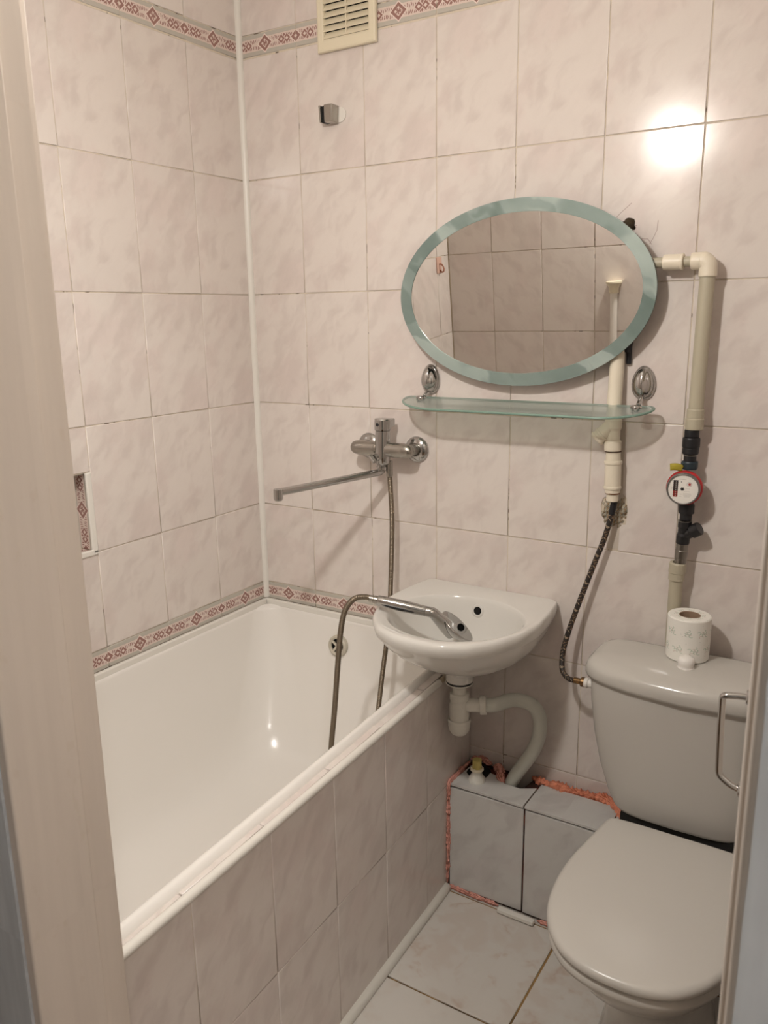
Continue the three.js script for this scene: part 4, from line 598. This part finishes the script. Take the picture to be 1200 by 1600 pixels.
// ------------------------------------------------------------------ toilet
const TX = 1.264;
{
  const t = thing('toilet', 'greyish white ceramic toilet with its lid closed beside the door', 'toilet', [TX, 0, 0]);
  const N = 72;
  // rounded D outlines: half-width, back z, front z, roundness of the front
  const D = (hw, zb, zf, y, bow = 0.06, dx = 0) => { const p = []; for (let j = 0; j < N; j++) { const a = j / N * 6.28318, c = Math.cos(a), s = Math.sin(a); const e = 0.29, x = Math.sign(c) * Math.pow(Math.abs(c), e), z = Math.sign(s) * Math.pow(Math.abs(s), e); const zz = z > 0 ? lerp(0.5, 1, z) : lerp(0.5, 0, -z); p.push([dx + hw * x, y, lerp(zb, zf - bow * x * x * (z > 0 ? 1 : 0), zz)]); } return p; };
  const body = mesh('cistern', loft([D(0.118, 0.05, 0.194, 0.4005, 0.008), D(0.127, 0.044, 0.203, 0.403, 0.010), D(0.136, 0.041, 0.207, 0.412, 0.012), D(0.152, 0.039, 0.209, 0.44, 0.016), D(0.174, 0.036, 0.212, 0.50, 0.022), D(0.191, 0.034, 0.215, 0.57, 0.027), D(0.201, 0.034, 0.217, 0.64, 0.03), D(0.205, 0.034, 0.218, 0.693, 0.032), D(0.200, 0.036, 0.214, 0.6955, 0.032)], true, true, true), toiletCeramic, t);
  const lid = mesh('cistern_lid', loft([D(0.204, 0.030, 0.219, 0.6945, 0.036), D(0.213, 0.026, 0.227, 0.6965, 0.038), D(0.2165, 0.026, 0.230, 0.704, 0.039), D(0.2165, 0.026, 0.2295, 0.718, 0.039), D(0.213, 0.027, 0.225, 0.729, 0.039), D(0.204, 0.031, 0.213, 0.7375, 0.038), D(0.186, 0.037, 0.195, 0.7425, 0.036), D(0.14, 0.05, 0.175, 0.7455, 0.03), D(0.07, 0.08, 0.15, 0.7468, 0.015)], true, true, true), toiletCeramic, t);
  mesh('tank_gap_shade', box(-0.115, 0.379, 0.06, 0.118, 0.4012, 0.192, 0.004), std(0x1a1816, 0.9), t);  // black box added to paint the dark shadow gap between cistern and bowl
  mesh('flush_knob', turn(V(-0.010, 0.743, 0.140), V(0, 1, 0), [[0.0165, 0], [0.0172, 0.003], [0.0165, 0.005], [0.0150, 0.007], [0.0162, 0.010], [0.0172, 0.015], [0.0168, 0.020], [0.0145, 0.0245], [0.009, 0.0275], [0.0001, 0.0285]], 30, false), std(0xeeeae4, 0.3), lid);
  mesh('inlet_nut', turn(V(-0.236, 0.643, 0.1), V(1, 0, 0), [[0, 0], [0.011, 0], [0.012, 0.0015], [0.012, 0.008], [0.010, 0.010], [0.009, 0.07]], 24), white, t);
  // bowl: from the foot up to the rim
  const E = (hw, zb, zf, y, pw = 0.85, dx = 0) => { const p = [], zc = lerp(zb, zf, 0.45); for (let j = 0; j < N; j++) { const a = j / N * 6.28318, c = Math.cos(a), s = Math.sin(a); const b = s < 0; const x = hw * Math.sign(c) * Math.pow(Math.abs(c), b ? 0.62 : pw); const z = b ? zc + (zc - zb) * -Math.pow(-s, 0.72) : zc + (zf - zc) * Math.pow(s, pw); p.push([dx + x, y, z]); } return p; };
  const dx = 0.018;
  mesh('bowl', loft([E(0.105, 0.155, 0.50, 0.001, 0.9, dx), E(0.108, 0.153, 0.505, 0.01, 0.9, dx), E(0.098, 0.155, 0.49, 0.06, 0.9, dx), E(0.095, 0.155, 0.488, 0.14, 0.9, dx), E(0.102, 0.155, 0.51, 0.20, 0.9, dx), E(0.122, 0.155, 0.56, 0.25, 0.9, dx), E(0.150, 0.155, 0.617, 0.30, 0.9, dx), E(0.164, 0.155, 0.645, 0.34, 0.9, dx), E(0.168, 0.155, 0.652, 0.37, 0.9, dx), E(0.165, 0.157, 0.648, 0.3785, 0.9, dx), E(0.155, 0.165, 0.635, 0.380, 0.9, dx)], true, true, true), toiletCeramic, t);
  const S = (k, y, zf = 0.69) => { const p = []; const half = [[0.0, 0.690], [0.05, 0.6845], [0.095, 0.664], [0.132, 0.624], [0.156, 0.57], [0.167, 0.50], [0.167, 0.43], [0.159, 0.36], [0.149, 0.295], [0.144, 0.266], [0.140, 0.251], [0.128, 0.246], [0.0, 0.243]]; const cv = new THREE.CatmullRomCurve3([...half.map(([x, z]) => V(x, 0, z)), ...half.slice(1, -1).reverse().map(([x, z]) => V(-x, 0, z))], true, 'centripetal'); for (let j = 0; j < N * 2; j++) { const q = cv.getPointAt(j / (N * 2)); const zc = 0.46; p.push([q.x * (1 - k / 0.165), y, zc + (q.z - zc) * (1 - k / 0.22)]); } return p; };
  const seat = mesh('seat', loft([S(0.010, 0.3815), S(0.003, 0.383), S(0.0015, 0.390), S(0.004, 0.4), S(0.012, 0.4025)], true, true, false), seatPlastic, t);
  const lidTop = mesh('seat_lid', loft([S(0.008, 0.4035), S(0.002, 0.405), S(-0.0005, 0.410), S(0.0005, 0.416), S(0.004, 0.4205), S(0.010, 0.423), S(0.03, 0.4245), S(0.06, 0.425), S(0.10, 0.425)], true, true, false), seatPlastic, t);
  for (const o of [seat, lidTop]) { o.position.set(0.019, 0, 0); }
  mesh('hinge', merge([rod(V(-0.075, 0.398, 0.238), V(-0.04, 0.398, 0.238), 0.009), rod(V(0.06, 0.398, 0.238), V(0.095, 0.398, 0.238), 0.009), box(-0.1, 0.372, 0.155, 0.135, 0.3795, 0.26, 0.003)]), toiletCeramic, t);
}
{
  const t = thing('toilet_roll', 'roll of white embossed toilet paper standing on the cistern lid', 'toilet paper', [TX - 0.0205, 0.7468, 0.082]);
  const paper = std(0xffffff, 0.9, { map: canvasTex(512, 256, (g, w, h) => { g.fillStyle = '#edeae2'; g.fillRect(0, 0, w, h); const r = rng(31); for (let i = 0; i < 16; i++) { const x = (i % 8) * 64 + (i > 7 ? 32 : 0) + 10, y = i > 7 ? 182 : 74; for (let k = 0; k < 9; k++) { const a = k / 9 * 6.28, q = 10 + (k % 2) * 10; g.strokeStyle = k % 3 ? 'rgba(150,172,150,0.75)' : 'rgba(190,170,160,0.7)'; g.lineWidth = 2.4; g.beginPath(); g.arc(x + q * Math.cos(a), y + q * Math.sin(a), 5 + r() * 3, a, a + 3.6); g.stroke(); } } for (let i = 0; i < 40; i++) { g.fillStyle = 'rgba(130,130,130,0.5)'; g.fillRect(r() * w, r() * h, 3, 2); } }) });
  const H = 0.096, ro = 0.0445, ri = 0.0215, n = 56;
  const wall = new THREE.CylinderGeometry(ro, ro - 0.0006, H - 0.006, n, 1, true).translate(0, H / 2, 0);
  const a = wall.attributes.uv; mesh('paper', merge([wall, turn(V(0, H - 0.003, 0), V(0, 1, 0), [[ro, 0], [ro - 0.001, 0.002], [ro - 0.004, 0.003], [ri + 0.002, 0.0028], [ri, 0.001]], n, false), turn(V(0, 0, 0), V(0, 1, 0), [[ri, 0.001], [ri + 0.002, 0], [ro - 0.003, 0], [ro - 0.0006, 0.003]], n, false)]), paper, t);
  mesh('core', turn(V(0, 0, 0), V(0, 1, 0), [[ri - 0.001, 0.001], [ri - 0.001, H - 0.001], [ri, H - 0.0005], [ri, 0.001]], n), std(0x9b826c, 0.9), t);
}
// ------------------------------------------------------------------ things behind the camera's view that the mirror shows, and the lamp
{
  const t = thing('white_pole', 'white plastic pole with a flared cap seen in the mirror', 'pole', [0.662, 0.622, 1.262]);
  mesh('pole', rod(V(0, 0, 0), V(0, 0.765, 0.012), 0.0125), white, t);
  mesh('pole_cap', turn(V(0, 0.748, 0.0118), V(0, 1, 0.015), [[0.0126, 0], [0.0175, 0.0005], [0.0178, 0.005], [0.0165, 0.007], [0.017, 0.016], [0.0205, 0.026], [0.027, 0.034], [0.0285, 0.036], [0.028, 0.041], [0, 0.042]], 32), cream, t);
}
{
  const t = thing('wall_hook', 'small pinkish adhesive hook seen at the left side of the mirror', 'hook', [0.0, 1.50, 1.208]);
  mesh('plate', box(0.0004, -0.03, -0.02, 0.004, 0.03, 0.02, 0.0015), std(0xd9b3a2, 0.5), t);
  mesh('hook', sweep([V(0.003, 0.004, 0), V(0.014, 0.002, 0), V(0.022, -0.012, 0), V(0.02, -0.024, 0), V(0.010, -0.026, 0), V(0.006, -0.018, 0)], 30, 8, () => 0.003), std(0xa8745f, 0.4), t);
}
{
  const t = thing('wall_lamp', 'round glass wall lamp above the doorway lighting the bathroom', 'lamp', [LAMP.x, LAMP.y, ZF]);
  mesh('lamp_base', turn(V(0, 0, -0.0005), V(0, 0, -1), [[0.045, 0], [0.045, 0.012], [0.032, 0.022], [0, 0.022]], 36), white, t);
  const glow = new THREE.MeshStandardMaterial({ color: 0xfff4e4, emissive: LAMP_C, emissiveIntensity: 26, roughness: 0.4 });
  const bulb = mesh('lamp_bulb', new THREE.SphereGeometry(0.042, 32, 24).translate(0, 0, LAMP.z - ZF), glow, t); bulb.castShadow = false;
  const L = new THREE.PointLight(LAMP_C, LAMP_I, 0, 2); L.position.copy(LAMP); L.castShadow = true; L.shadow.radius = 2.0; L.shadow.mapSize.set(2048, 2048); scene.add(L);
  // the bulb throws most of its light away from its socket, down into the room
  const S = new THREE.SpotLight(LAMP_C, LAMP_DOWN, 0, 1.5, 1, 2); S.position.copy(LAMP); S.target.position.set(0.74, 0.6, 0.72); S.castShadow = true; S.shadow.radius = 2.0; scene.add(S, S.target);
}
{
  const t = thing('hall_fill_lamp', 'added unseen fill lamp under the hall ceiling outside the doorway', 'lamp', [2.25, 2.5, 2.35]);  // out-of-view lamp added as fill for the tub, left wall and jambs
  mesh('lamp_bulb', new THREE.SphereGeometry(0.07, 32, 20).translate(0, -0.075, 0), new THREE.MeshStandardMaterial({ color: 0xffffff, emissive: HALL_FILL_C, emissiveIntensity: 5 }), t).castShadow = false;
  mesh('lamp_base', turn(V(0, -0.0005, 0), V(0, -1, 0), [[0.05, 0], [0.05, 0.012], [0.03, 0.02], [0, 0.02]], 32), white, t);
  const L = new THREE.PointLight(HALL_FILL_C, HALL_FILL_I, 0, 2); L.position.set(2.25, 2.425, 2.35); L.castShadow = true; L.shadow.radius = 3; scene.add(L);
}
renderer.render(scene, camera);
